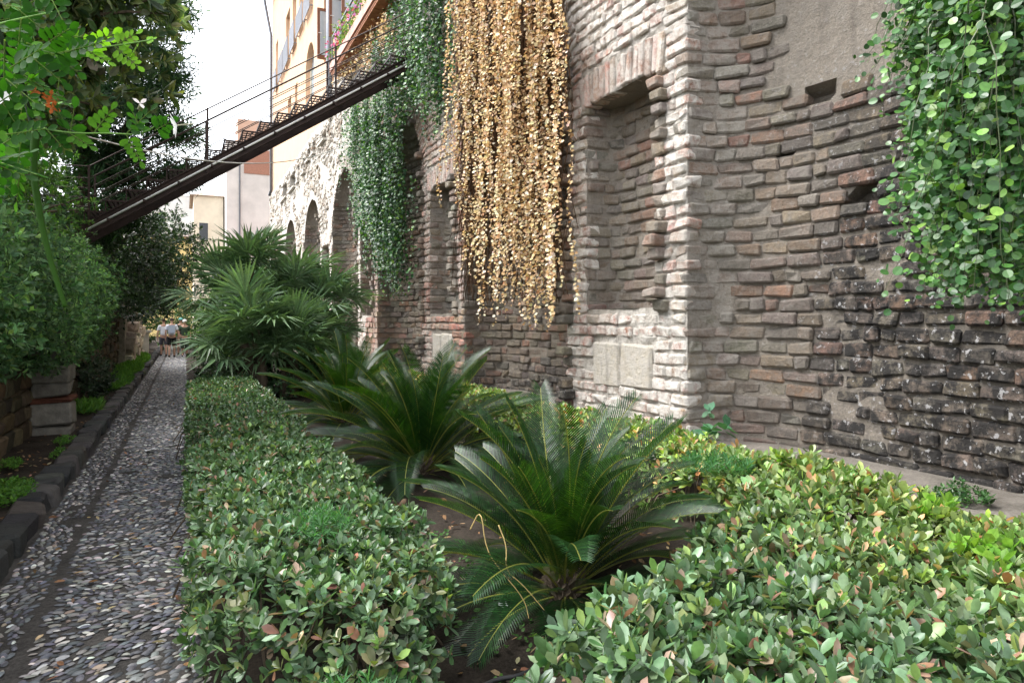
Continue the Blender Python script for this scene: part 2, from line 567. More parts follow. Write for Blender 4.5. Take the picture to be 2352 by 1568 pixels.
def put(p, t, n, ln, hh, kind, prot=None, u=(0, 0, 1)):
    d = .11
    sm = smear(p)
    if prot is None:
        prot = .030 + random.uniform(-.022, .026) - max(0, sm - .1) * .07
        if kind == 'front': prot = .020 + random.uniform(-.012, .014) - max(0, sm - .12) * .06
        if kind == 'apse' and p[1] < 5.45 and p[2] > 4.05 + .3 * nz(p, 1.3, 7): prot -= .08   # surviving render
        if random.random() < .05: prot -= .03
    if prot < -.02: return
    c = np.array(p) + np.array(n) * (prot - d)
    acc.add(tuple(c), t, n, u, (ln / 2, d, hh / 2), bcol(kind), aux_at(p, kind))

def run_line(y0, y1, z, kind='front', x=WX, toothL=True, toothR=True):
    """a course on the front plane"""
    y = y0 - (random.uniform(-.03, .05) if toothL else 0)
    yend = y1 + (random.uniform(-.03, .05) if toothR else 0)
    while y < yend - .05:
        ln = random.choice((.14, .22, .26, .29, .31))
        if yend - (y + ln) < .08: ln = yend - y
        put((x, y + ln / 2, z + random.uniform(-.005, .005)), (0, 1, 0), (-1, 0, 0), max(ln - random.uniform(-.004, .014), .05), PITCH - random.uniform(.012, .04), kind)
        y += ln
def run_curve(pts, z, kind, cy):
    """a course along an apse or niche plan"""
    P = np.array([(WX + a, cy + b) for a, b in pts])
    seg = np.linalg.norm(np.diff(P, axis=0), axis=1); S = np.concatenate(([0], np.cumsum(seg)))
    s = random.uniform(-.03, .05)
    while s < S[-1] - .04:
        ln = random.choice((.16, .24, .28, .32, .38))
        m = min(s + ln / 2, S[-1])
        px, py = np.interp(m, S, P[:, 0]), np.interp(m, S, P[:, 1])
        e = .08
        d = np.array([np.interp(m + e, S, P[:, 0]) - np.interp(m - e, S, P[:, 0]), np.interp(m + e, S, P[:, 1]) - np.interp(m - e, S, P[:, 1])])
        d /= np.linalg.norm(d) + 1e-9
        nrm = (-abs(d[1]) if True else 0, 0)
        n = np.array([d[1], -d[0]])
        if n[0] * -1 + (cy - py) * n[1] * .5 < 0: n = -n
        p = (px, py, z + random.uniform(-.005, .005))
        if not (cy < 7 and hole_near(p)):
            put(p, (d[0], d[1], 0), (n[0], n[1], 0), max(ln - random.uniform(-.008, .012), .05), PITCH - random.uniform(.008, .040), kind)
        s += ln

zs = np.arange(.19, 11.0, PITCH) + PITCH / 2
for b in range(0, NB):                        # pier between arch b and arch b+1
    ya, yb = ac[b], ac[b + 1]
    pc_ = (ya + yb) / 2
    if b == 0: continue
    far = ya > 20
    for z in zs:
        hw = halfw(z)
        vo = .42 if z > ZS - .05 and z < ZC + .45 else 0   # ring of arch bricks
        def ringed(hwz):
            if z <= ZS: return RO
            h = z - ZS; ro = RO + .42
            return math.sqrt(max(ro * ro - h * h, 0)) if h < ro else 0.0
        e = ringed(hw)
        y0, y1 = ya + e, yb - e
        if far and z > 4.6: continue
        if ya > 11 and z > 7.3: continue
        if ZSILL < z < ZLIN:
            if ZSILL < z < ZLIN - .05:
                run_line(y0, pc_ - NH, z); run_line(pc_ + NH, y1, z)
            else:
                run_line(y0, pc_ - NH - .15, z); run_line(pc_ + NH + .15, y1, z)
        elif ZLIN - .02 < z < ZLIN + .47:
            run_line(y0, pc_ - NH - .18, z, toothR=False); run_line(pc_ + NH + .18, y1, z, toothL=False)
        else:
            lo = b == 1 or b == 2
            if lo and .78 < z < 1.36:         # two limestone slabs
                run_line(y0, pc_ - .74, z); run_line(pc_ + .62, y1, z)
            elif lo and z < .52:
                run_line(y0, pc_ - .55, z); run_line(pc_ + .85, y1, z)
            else:
                run_line(y0, y1, z)
    # flat arch over the small niche
    k = 15 if not far else 10
    for i in range(k):
        f = (i + .5) / k * 2 - 1
        yy = pc_ + f * (NH + .16)
        zz = ZLIN + .22 - .05 * f * f + random.uniform(-.015, .015)
        a = f * .16
        put((WX, yy, zz), (0, math.cos(a), math.sin(-a)), (-1, 0, 0), (2 * NH + .32) / k - .015, .44 + random.uniform(-.03, .03), 'front', .02 + random.uniform(-.01, .015), (0, math.sin(a), math.cos(a)))
    # niche lining
    cv = apse_curve(NH, ND, 7)
    if not far:
        for z in zs:
            if ZSILL < z < ZLIN: run_curve(cv, z, 'niche', pc_)
for i in range(1, NB + 1):                    # apses and their arch rings
    cy = ac[i]
    for z in zs:
        if z > ZS + (1.75 if 1 < i < 4 else 1.2): break
        if i > 4 and z < 2: continue
        hw = halfw(z)
        run_curve(apse_curve(hw, DEP * hw / RO), z, 'apse', cy)
    if i <= 4:
        k = 58
        for q in range(k):
            a = math.pi * (q + .5) / k
            rr = RO + .2
            p = (WX, cy + rr * math.cos(a), ZS + rr * math.sin(a))
            put(p, (0, -math.sin(a), math.cos(a)), (-1, 0, 0), .085, .40, 'front', .015 + random.uniform(-.015, .015), (0, math.cos(a), math.sin(a)))
# limestone slabs under the niches
for b in (1, 2):
    pc_ = (ac[b] + ac[b + 1]) / 2
    for y0, y1, z0, z1 in ((-.72, -.04, .80, 1.36), (-.02, .60, .76, 1.36), (-.53, .30, .10, .52), (.33, .83, .14, .50)):
        acc.add((WX + .085, pc_ + (y0 + y1) / 2, (z0 + z1) / 2), (0, 1, 0), (-1, 0, 0), (0, 0, 1), ((y1 - y0) / 2 - .012, .11, (z1 - z0) / 2 - .012), (.60, .54, .44), (.55, 0, 0), 'stone_block')

L = {k: np.array(getattr(acc, k), float) for k in ('loc', 't', 'n', 'u', 'h', 'c', 'a')}
kinds = np.array(acc.k)
nb = len(kinds)
def score(i):
    p = L['loc'][i]
    x, y, d = to_px(p)
    if not (10 < x < 2340 and 8 < y < 1560): return 0
    if y > 985 + max(0, x - 1750) * .2: return 0
    if x < 1300 and (p[1] < 11 or 1030 < x < 1290 and y < 700): return 0
    if x > 2090 and y < 720: return 0
    v = np.array([0, 0, EYE]) - p; v /= np.linalg.norm(v)
    f = float(v @ L['n'][i])
    if f < .12: return 0
    return L['h'][i, 0] * L['h'][i, 2] * f / d ** 2
sco = np.array([score(i) for i in range(nb)])
top = np.argsort(-sco)[:292 + 8]
near = np.zeros(nb, bool); near[top] = True
near |= (kinds == 'stone_block')
far = (L['loc'][:, 1] > 19) & ~near
rest = MB()
i = np.where(~near & ~far)[0]
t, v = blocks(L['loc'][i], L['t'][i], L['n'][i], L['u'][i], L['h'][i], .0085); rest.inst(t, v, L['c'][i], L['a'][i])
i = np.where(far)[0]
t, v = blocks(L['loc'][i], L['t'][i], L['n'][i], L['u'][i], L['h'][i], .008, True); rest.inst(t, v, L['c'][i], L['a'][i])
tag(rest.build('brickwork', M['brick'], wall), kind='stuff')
for i in np.where(near)[0]:
    s_ = slice(i, i + 1)
    t, v = blocks(L['loc'][s_], L['t'][s_], L['n'][s_], L['u'][s_], L['h'][s_], .0085)
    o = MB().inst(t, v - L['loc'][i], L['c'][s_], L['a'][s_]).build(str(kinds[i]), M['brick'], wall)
    o.location = L['loc'][i]

# mortar core: sheets behind the bricks
fr = (RO and (MOD / 2 - RO - NH) / (MOD - 2 * RO))
core = MB()
def sheet(P, kind, skip=None, jit=.012, flip=False):
    r, c = P.shape[:2]
    J = rng.normal(0, jit, (r, c)); J[:, 0] = J[:, -1] = 0; J[0] = J[-1] = 0
    if kind == 'front': P = P + J[..., None] * np.array([1, 0, 0])
    f, base = [], 0
    for i in range(r - 1):
        for j in range(c - 1):
            if skip is not None and skip(i, j): continue
            q = (i * c + j, i * c + j + 1, (i + 1) * c + j + 1, (i + 1) * c + j)
            f.append(q[::-1] if flip else q)
    t = T(P.reshape(-1, 3), f)
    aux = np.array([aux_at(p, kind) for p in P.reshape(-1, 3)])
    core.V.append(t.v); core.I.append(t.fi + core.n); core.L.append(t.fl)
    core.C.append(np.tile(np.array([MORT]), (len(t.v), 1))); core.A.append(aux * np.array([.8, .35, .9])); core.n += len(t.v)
REC = .012
for b in range(0, NB):
    ya, yb = ac[b], ac[b + 1]; pc_ = (ya + yb) / 2
    st = .09 if b < 3 else .2
    rows = sorted(set([0.0, ZSILL, ZLIN, ZS, ZC] + list(np.arange(0, ZU, st)) + [ZU]))
    rows = [z for k, z in enumerate(rows) if k == 0 or z - rows[k - 1] > .02 or z in (ZSILL, ZLIN, ZS, ZC, ZU)]
    nc = 10 if b < 3 else 5
    fs = np.unique(np.concatenate([np.linspace(0, fr, nc // 2 + 1), np.linspace(fr, 1 - fr, nc + 1), np.linspace(1 - fr, 1, nc // 2 + 1)]).round(6))
    P = np.zeros((len(rows), len(fs), 3))
    for i, z in enumerate(rows):
        y0, y1 = ya + halfw(z), yb - halfw(z)
        P[i, :, 0] = WX + REC; P[i, :, 1] = y0 + (y1 - y0) * fs; P[i, :, 2] = z
    def sk(i, j):
        zc, fc = (rows[i] + rows[i + 1]) / 2, (fs[j] + fs[j + 1]) / 2
        return ZSILL < zc < ZLIN and fr < fc < 1 - fr
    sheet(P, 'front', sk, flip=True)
    if b == 0: continue
    zz = np.linspace(ZSILL, ZLIN, 24)
    cv = apse_curve(NH, ND, 7, 31)
    P = np.array([[(WX + REC + a, pc_ + q, z) for a, q in cv] for z in zz])
    sheet(P, 'niche')
    for z, fl in ((ZSILL, False), (ZLIN, True)):
        core.add([(WX + REC + a, pc_ + q, z) for a, q in cv] , [tuple(range(31)) if fl else tuple(range(30, -1, -1))], MORT, (.2, .25, 0))
for i in range(1, NB + 1):
    cy = ac[i]
    rows = np.concatenate([np.arange(0, ZS, .07 if i == 1 else .15), ZS + RO * np.sin(np.linspace(0, math.pi / 2, 20))])
    P = []
    for z in rows:
        hw = max(halfw(z), .001)
        P.append([(WX + REC + a, cy + q, z) for a, q in apse_curve(hw, DEP * hw / RO, 2.6, 81 if i == 1 else 41)])
    P = np.array(P)
    cxy = np.array([WX - .6, cy])
    for r_ in range(1, P.shape[0] - 1):
        for c_ in range(1, P.shape[1] - 1):
            d = P[r_, c_, :2] - cxy; d /= np.linalg.norm(d)
            off = .012 * nz(P[r_, c_], 5, 1) + .010 * nz(P[r_, c_], 14, 2)
            if i == 1:
                for h in HOLES:
                    q = P[r_, c_]
                    e = ((q[1] - h[1]) / h[3]) ** 2 + ((q[2] - h[2]) / h[4]) ** 2
                    if e < 1: off += .26
            P[r_, c_, :2] += d * off
    sheet(P, 'apse')
# ------------------------------------------------------------------ pixel rays onto known planes
def on_x(px, py, X):
    t = (px - 1176) / 1568
    c, s = math.cos(YAW), math.sin(YAW)
    Y = X * (c - t * s) / (s + t * c)
    return Y, EYE + (735 - py) / 1568 * (Y * c + X * s)
def at_depth(px, py, d):
    r = (px - 1176) / 1568 * d
    c, s = math.cos(YAW), math.sin(YAW)
    return Vector((r * c + d * s, d * c - r * s, EYE + (735 - py) / 1568 * d))
def holed(y0, y1, z0, z1, rects, step=1.5):
    """cells of a wall with rectangular openings left out"""
    Ys = sorted(set([y0, y1] + [v for r in rects for v in r[:2] if y0 < v < y1] + list(np.arange(y0, y1, step))))
    Zs = sorted(set([z0, z1] + [v for r in rects for v in r[2:4] if z0 < v < z1] + list(np.arange(z0, z1, step))))
    def sk(i, j):
        zc, yc = (Zs[i] + Zs[i + 1]) / 2, (Ys[j] + Ys[j + 1]) / 2
        return any(r[0] < yc < r[1] and r[2] < zc < r[3] for r in rects)
    return Ys, Zs, sk

# upper part of the niche wall, with a row of small windows
up = []
for x0, x1, t0, t1 in ((640, 690, 330, 430), (550, 580, 430, 560), (497, 525, 510, 630), (450, 475, 600, 760), (398, 416, 690, 850), (310, 370, 770, 930), (235, 285, 870, 1030)):
    f = lambda v: (1040 + v / 2.613) * .5742
    g = lambda v: (400 + v / 2.613) * .5742
    ya, _ = on_x(f(x1), 300, WX); yb, _ = on_x(f(x0), 300, WX)
    _, zt = on_x(f((x0 + x1) / 2), g(t0), WX); _, zb = on_x(f((x0 + x1) / 2), g(t1), WX)
    up.append((ya, yb, zb, min(zt, ZT0 - .12)))
Ys, Zs, sk = holed(ac[0], 47.3, ZU, ZT1, up, .5)
P = np.array([[(WX + REC, y, z) for y in Ys] for z in Zs])
sheet(P, 'front', lambda i, j: sk(i, j) or (Ys[j] > 26 and Zs[i] >= ZT0), 0.02, True)
# return at the far end
P = np.array([[(WX + REC + d, 47.3, z) for d in (0, 3)] for z in (0, ZT0)])
sheet(P, 'front', None, 0, True)
P = np.array([[(WX + REC, y, z) for y in (44.58 + 2.05, 47.3)] for z in np.arange(0, ZU + .1, .73)])
sheet(P, 'front', None, 0, True)
core.build('mortar_core', M['mortar'], wall)
M['dark'] = plain('dark_glass', (.03, .035, .04), .15, .1, 3, 0)
M['frame'] = plain('grey_paint', (.42, .40, .37), .6, .15, 10, .1)
for (ya, yb, zb, zt) in up:
    w = MB()
    d = .28
    w.grid(np.array([[(WX + REC, a, b), (WX + d, a, b)] for a, b in ((ya, zb), (yb, zb), (yb, zt), (ya, zt), (ya, zb))], float), MORT, (.4, 0, 0))
    wo = w.build('window', M['mortar'], wall)
    MB().box((WX + d - .02, ya, zb), (WX + d, yb, zt)).build('pane', M['dark'], wo)
    f = MB()
    for a, b, c_, e in ((ya, ya + .07, zb, zt), (yb - .07, yb, zb, zt), (ya, yb, zt - .06, zt), ((ya + yb) / 2 - .03, (ya + yb) / 2 + .03, zb, zt)):
        f.box((WX + d - .06, a, c_), (WX + d - .023, b, e))
    f.build('frame', M['frame'], wo)
    MB().box((WX - .14, ya - .08, zb - .09), (WX + .2, yb + .08, zb - .005), (.6, .56, .5), (.6, 0, 0)).build('sill', M['brick'], wo)
# rubble facing above the arches
acc2 = Acc()
rows = np.arange(4.9, ZT1, .17)
for z in rows:
    y = 13.8 + random.uniform(0, .2)
    while y < 47:
        ln = random.uniform(.12, .36) * (1 if y < 30 else 1.5)
        yc, zc = y + ln / 2, z + random.uniform(-.05, .05)
        y += ln * random.uniform(1.0, 1.35)
        if yc > 26 and zc > ZT0 - .06: continue
        if any(abs(yc - a) < RO + .12 and (zc < ZS or (yc - a) ** 2 + (zc - ZS) ** 2 < (RO + .3) ** 2) for a in ac): continue
        if any(r[0] - .12 < yc < r[1] + .12 and r[2] - .14 < zc < r[3] + .08 for r in up): continue
        if yc < 19.5 and zc < 7.4: continue
        sm = nz((0, yc, zc), .6, 6)
        if sm > .22 or (sm > -.02 and random.random() < .4): continue
        acc2.add((WX + .072 - random.uniform(0, .035), yc, zc), (0, 1, 0), (-1, 0, 0), (0, 0, 1), (ln / 2, .08, random.uniform(.05, .1)),
                 random.choice([(.50, .44, .36), (.42, .36, .29), (.36, .26, .19), (.55, .5, .43), (.40, .33, .26), (.25, .21, .17)]), (.38 + .8 * nz((0, yc, zc), 1.2, 2), 0, 0))
L2 = {k: np.array(getattr(acc2, k), float) for k in ('loc', 't', 'n', 'u', 'h', 'c', 'a')}
n = len(L2['loc'])
ang = rng.normal(0, .2, n); ca, sa = np.cos(ang)[:, None], np.sin(ang)[:, None]
t_ = L2['t'] * ca + L2['u'] * sa; u_ = L2['u'] * ca - L2['t'] * sa
t, v = blocks(L2['loc'], t_, L2['n'], u_, L2['h'], .022)
tag(MB().inst(t, v, L2['c'], np.clip(L2['a'], 0, 1)).build('rubble_facing', M['brick'], wall), kind='stuff')

# ------------------------------------------------------------------ ochre house standing on the wall
M['ochre'] = plain('ochre_render', (.66, .42, .265), .9, .10, 1.5, .15, 60)
M['cream'] = plain('cream_paint', (.78, .70, .55), .85, .08, 3, .1)
M['wood'] = plain('brown_wood', (.16, .062, .03), .5, .3, 12, .15)
M['glass'] = plain('window_glass', (.35, .42, .47), .08, .1, 3, 0, spec=.8)
M['lattice'] = plain('grey_lattice', (.24, .25, .28), .6, .2, 30, .2)
house = thing('ochre_house', 'tall ochre plastered house standing on top of the niche wall', 'house', (0, 0, 0))
HX = WX + .10
HY0, HY1, HZ1 = 21.5, 46.4, 22.5
f = lambda v: (1040 + v / 3.409) * .5742
g = lambda v: v * .16843
op = []                                       # openings: y0,y1,z0,z1,type
panels = []
for x0, x1, t0, t1 in ((215, 250, 940, 1190), (280, 340, 690, 1000), (350, 415, 500, 830), (440, 500, 280, 620), (530, 615, 30, 330), (635, 720, -160, 110)):
    ya, zt = on_x(f(x1), g(t0), HX); yb, _ = on_x(f(x0), g(t0), HX)
    _, zb = on_x(f(x1), g(t1), HX)
    panels.append((ya, yb, zb, zt))
for k in (0, 2, 3, 4):
    ya, yb, zb, zt = panels[k]
    op.append((ya + .15, yb - .15, zb, min(zb + 3.0, HZ1 - .6), 'door'))
ya, zt = on_x(f(740), g(760), HX); yb, _ = on_x(f(600), g(760), HX); _, zb = on_x(f(660), g(1420), HX)
_, zt = on_x(f(670), g(620), HX)
ARCHW = (ya, yb - .5, zb, zt)
op.append(ARCHW + ('arch',))
ya, zt = on_x(f(425), g(1290), HX); yb, zb = on_x(f(340), g(1560), HX)
op.append((ya, ya + 1.3, zt - 1.7, zt, 'white'))
ya, zt = on_x(f(510), g(1110), HX)
op.append((ya, ya + .8, zt - 1.9, zt, 'white'))
ya, zt = on_x(f(350), g(330), HX)
op.append((27.2, 28.6, 12.1, 14.9, 'wood'))
op.append((22.4, 24.4, 12.3, 15.6, 'wood'))
op.append((26.4, 26.8, 10.1, 11.9, 'white'))
Ys, Zs, sk = holed(HY0, HY1, ZT0, HZ1, op, 3)
fb = MB()
P = np.array([[(HX, y, z) for y in Ys] for z in Zs])
fb.grid(P, skip=sk)
for q in (((HX, HY1, ZT0), (HX + 9, HY1, ZT0), (HX + 9, HY1, HZ1), (HX, HY1, HZ1)), ((HX, HY0, ZT0), (HX + 9, HY0, ZT0), (HX + 9, HY0, HZ1), (HX, HY0, HZ1)),
          ((HX, HY0, HZ1), (HX + 9, HY0, HZ1), (HX + 9, HY1, HZ1), (HX, HY1, HZ1))):
    fb.add(q, [(0, 1, 2, 3)])
fb.build('wall', M['ochre'], house)
MB().box((HX - .5, HY0 - .4, HZ1 + .01), (HX + 9.4, HY1 + .4, HZ1 + .25)).build('roof', plain('terracotta', (.36, .16, .09), .85, .3, 9, .4), house)
for (ya, yb, zb, zt, kd) in op:
    d = .30
    w = MB()
    prof = [(ya, zb), (yb, zb), (yb, zt), (ya, zt), (ya, zb)]
    w.grid(np.array([[(HX, a, b), (HX + d, a, b)] for a, b in prof], float))
    if kd == 'arch':                         # fill the two upper corners so the head is round
        r_ = (yb - ya) / 2; m_ = (ya + yb) / 2
        for s_ in (-1, 1):
            arc = [(m_ + s_ * r_ * math.cos(a), zt - r_ + r_ * math.sin(a)) for a in np.linspace(0, math.pi / 2, 9)]
            cor = (m_ + s_ * r_, zt)
            w.add([(HX - .004, cor[0], cor[1])] + [(HX - .004, a, b) for a, b in arc], [(0, i + 1, i + 2) for i in range(8)])
            w.grid(np.array([[(HX - .004, a, b), (HX + d, a, b)] for a, b in arc], float))
    wo = w.build('window', M['ochre'], house)
    MB().box((HX + d - .03, ya, zb), (HX + d, yb, zt)).build('pane', M['glass'] if kd != 'wood' else M['dark'], wo)
    fm = MB()
    wd = .09
    for a, b, c_, e in ((ya, ya + wd, zb, zt), (yb - wd, yb, zb, zt), (ya + wd, yb - wd, zt - wd, zt), (ya + wd, yb - wd, zb, zb + wd), ((ya + yb) / 2 - .04, (ya + yb) / 2 + .04, zb + wd, zt - wd)):
        if kd == 'arch' and e == zt: e -= .02
        fm.box((HX + d - .1, a, c_), (HX + d - .034, b, e))
    fm.build('frame', M['wood'] if kd == 'wood' else M['cream'], wo)
    if kd == 'white':
        MB().box((HX - .1, ya - .1, zb - .1), (HX + .1, yb + .1, zb - .004)).build('sill', M['cream'], wo)
for (ya, yb, zb, zt) in panels:              # grey lattice balconette panels
    b = MB()
    b.box((HX - .17, ya, zb), (HX - .13, yb, zb + .06)); b.box((HX - .17, ya, zt - .06), (HX - .13, yb, zt))
    n_ = 15
    for k in range(n_ + 1):
        y = ya + (yb - ya) * k / n_
        b.box((HX - .165, y - .035, zb + .062), (HX - .135, y + .035, zt - .062 + .09 * (k % 2)))
    for k in (0, 1):
        b.box((HX - .13, (ya, yb - .05)[k], zb + .1), (HX - .002, (ya + .05, yb)[k], zb + .15))
    b.build('balcony_railing', M['lattice'], house)
# rain pipes
M['zinc'] = plain('zinc_pipe', (.16, .17, .19), .4, .2, 8, .05, 40, .6)
MB().tube([(HX - .6, HY1 - .1, HZ1 + .1), (HX - .5, HY1 - .1, HZ1 - .5), (HX - .12, HY1 - .15, HZ1 - 2.6), (HX - .12, HY1 - .15, 10.0), (HX - .2, HY1 + .15, 9.7)], .09, 8).build('rain_pipe', M['zinc'], house, True)
MB().tube([(HX - .22, 26.3, 17.5), (HX - .22, 26.3, 9.9), (HX - .24, 26.35, 9.6), (HX - .3, 26.8, 9.45)], .12, 8).build('rain_pipe', M['zinc'], house, True)
# brown wooden casements swung open
def casement(x0, x1, y, z0, z1):
    c = MB(); w_ = .1
    for a, b, p_, q in ((x0, x0 + w_, z0, z1), (x1 - w_, x1, z0, z1), (x0 + w_, x1 - w_, z0, z0 + .16), (x0 + w_, x1 - w_, z1 - w_, z1)):
        c.box((a, y - .03, p_), (b, y + .03, q))
    o = c.build('casement', M['wood'], house)
    MB().box((x0 + w_, y - .006, z0 + .16), (x1 - w_, y + .006, z1 - w_)).build('pane', M['glass'], o)
    MB().tube([(x0 + .05, y - .035, (z0 + z1) / 2), (x0 + .05, y - .07, (z0 + z1) / 2), (x0 + .16, y - .07, (z0 + z1) / 2)], .012, 5).build('handle', M['steel'], o)
def cas_px(x0, x1, t0, t1, Y):
    c, s = math.cos(YAW), math.sin(YAW)
    q = []
    for px in (x0, x1):
        t = (f(px) - 1176) / 1568
        q.append(Y * (s + t * c) / (c - t * s))
    dd = Y * c + q[0] * s
    casement(q[0], q[1], Y, EYE + (735 - g(t1)) / 1568 * dd, EYE + (735 - g(t0)) / 1568 * dd)
cas_px(780, 955, 105, 800, 27.15)
cas_px(940, 1150, -60, 500, 24.5)
cas_px(1110, 1345, -300, 160, 22.3)
# tiled terrace ledge over the wall
M['tile'] = plain('terracotta_tile', (.36, .15, .08), .8, .35, 9, .4)
ledge = thing('terrace_ledge', 'terracotta tiled terrace ledge with pink edge above the dry creeper', 'ledge', (0, 0, 0))
MB().box((WX - .55, 16.8, 10.01), (WX - .012, 23.7, 10.09)).build('slab', M['tile'], ledge)
MB().box((WX - .60, 16.8, 10.095), (WX - .50, 23.7, 10.37)).build('edge', plain('pink_paint', (.62, .36, .30), .8, .2, 8, .2), ledge)
k = 0
y = 16.85
while y < 23.5:
    MB().box((WX - .54, y, 9.955), (WX - .02, y + .27, 10.006)).build('tile', M['tile'], ledge)
    y += .29
tr = MB()
for y in np.arange(16.9, 23.7, 1.35): tr.bar((WX - .52, y, 10.37), (WX - .52, y, 11.27), .04, .04, (0, 1, 0))
tr.bar((WX - .52, 16.9, 11.27), (WX - .52, 23.6, 11.27), .05, .05)
tr.bar((WX - .52, 16.9, 10.87), (WX - .52, 23.6, 10.87), .03, .03)
tr.build('railing', M['zinc'], ledge)

# ------------------------------------------------------------------ iron stair bridging the path
stair = thing('iron_stair', 'rusty iron stair with grated treads rising across the path to the wall', 'stair', (0, 0, 0))
SA, SB = Vector((-1.75, 0, 3.36)), Vector((5.02, 0, 7.85))
SY0, SY1 = 15.5, 16.45
def sp(x, y, dz=0):
    k = (x - SA.x) / (SB.x - SA.x)
    return Vector((x, y, SA.z + (SB.z - SA.z) * k + dz))
for y in (SY0, SY1):
    b = MB()
    b.bar(sp(SA.x, y), sp(SB.x, y), .012, .26)
    b.bar(sp(SA.x, y, .135), sp(SB.x, y, .135), .10, .014)
    b.bar(sp(SA.x, y, -.135), sp(SB.x, y, -.135), .10, .014)
    st = b.build('stringer', M['iron'], stair)
    if y == SY0:
        MB().tube([sp(SA.x + .05, y - .045, -.01), sp(SB.x - .05, y - .045, -.01)], .022, 7).build('conduit', M['steel'], st, True)
        for q in np.arange(.4, 6.6, .62):
            MB().box(tuple(sp(SA.x + q, y - .075, -.03)), tuple(sp(SA.x + q, y - .02, -.03) + Vector((.05, 0, .05)))).build('clip', M['iron'], st)
NS = 19
tread = MB()
run, rise = (SB.x - SA.x) / NS, (SB.z - SA.z) / NS
tw = run * .98
for y in np.linspace(SY0, SY1, 6): tread.bar((0, y, 0), (tw, y, 0), .012, .022)
for x in np.linspace(0, tw, 5): tread.bar((x, SY0 - .01, .002), (x, SY1 + .01, .002), .016, .026)
tread.bar((-.014, SY0 - .03, 0), (-.014, SY1 + .03, 0), .012, .045)
for yy in (SY0 - .012, SY1 + .012):
    tread.bar((-.02, yy, -.02), (-.02, yy, -.26), .022, .022, (0, 1, 0))
    tread.bar((-.02, yy, -.004), (tw, yy, -.004), .016, .034)
tm = tread.mesh('tread', M['iron'])
for k in range(NS):
    o = link('tread', tm, stair); o.location = sp(SA.x + k * run + .04, 0, .14 + rise * 1.0)
for y in (SY0 - .03, SY1 + .03):
    for x in (5.0, 3.07, .45, -1.65):
        MB().bar(sp(x, y, -.12), sp(x, y, 1.22), .04, .04, (0, 1, 0)).build('post', M['iron'], stair)
    for h in (.42, .60, .78, .97, 1.20):
        MB().tube([sp(-1.65, y, h), sp(5.0, y, h)], .0095 if h < 1.1 else .014, 5).build('rail', M['iron'], stair)
land = MB()
land.box((-4.2, SY0 - .02, 3.16), (-1.74, SY1 + .02, 3.26))
land.build('landing', M['iron'], stair)
for x in (-2.9, -4.1):
    MB().bar((x, SY0 - .03, 3.0), (x, SY0 - .03, 4.55), .04, .04, (0, 1, 0)).build('post', M['iron'], stair)
for h in (.42, .60, .78, .97, 1.20):
    MB().tube([(-4.1, SY0 - .03, 3.36 + h), (-1.65, SY0 - .03, sp(-1.65, 0).z + h)], .011, 5).build('rail', M['iron'], stair)
for x in (-2.2, -3.8):
    MB().bar((x, 16, .9), (x, 16, 3.15), .12, .12, (0, 1, 0)).build('support', M['iron'], stair)
# slack cable
a, b = at_depth(150, 300, 9.0), Vector((WX - .05, on_x(835, 312, WX)[0], on_x(835, 312, WX)[1]))
cp = []
for i in range(25):
    u = i / 24
    p = a.lerp(b, u); p.z -= 1.15 * 4 * u * (1 - u) * .55
    cp.append(p)
tag(MB().tube(cp, .011, 5).build('slack_cable', M['steel'], None, True), 'thin pale cable sagging from the trees to the niche wall', 'cable')

# ------------------------------------------------------------------ garden wall on the other side of the path
M['tuff'] = plain('tuff_stone', (1, 1, 1), .95, .4, 9, .9, 26, attrib=True, spec=.15)
gwall = thing('garden_wall', 'low ochre tuff garden wall half hidden under hanging creeper', 'wall', (0, 0, 0)); gwall['kind'] = 'thing'
GX = -1.85
gm = MB()
gm.box((GX - .4, 1.5, 0), (GX - .03, 34, 2.15), (.13, .10, .07))
gm.build('mortar_core', M['tuff'], gwall)
items = []
z = .08
while z < 2.1:
    hh = random.uniform(.19, .27)
    y = 1.6 + random.uniform(0, .3)
    while y < 33.8:
        ln = random.uniform(.25, .55)
        items.append((y + ln / 2, z + hh / 2, ln, hh)); y += ln
    z += hh
TF = [(.10, .072, .042), (.075, .06, .04), (.12, .092, .062), (.06, .05, .038), (.09, .073, .052)]  # tuff tones, darkened to paint in the shade of the trees
far_i = [q for q in items if not (4 < q[0] < 14.5 and q[1] < 1.75)]
near_i = [q for q in items if 4 < q[0] < 14.5 and q[1] < 1.75][:300]
def stones(q):
    q = np.array(q); n = len(q)
    loc = np.stack([np.full(n, GX - .08) + rng.uniform(-.02, .025, n), q[:, 0], q[:, 1]], 1)
    one = np.ones((n, 1))
    t, v = blocks(loc, one * (0, 1, 0), one * (1, 0, 0), one * (0, 0, 1), np.stack([q[:, 2] / 2 - .012, np.full(n, .1), q[:, 3] / 2 - .012], 1), .014)
    return loc, t, v
loc, t, v = stones(far_i)
tag(MB().inst(t, v, pick(TF, len(loc))).build('stonework', M['tuff'], gwall), kind='stuff')
loc, t, v = stones(near_i); cc = pick(TF, len(loc))
for i in range(len(loc)):
    o = MB().inst(t, v[i:i + 1] - loc[i], cc[i:i + 1]).build('stone', M['tuff'], gwall); o.location = loc[i]
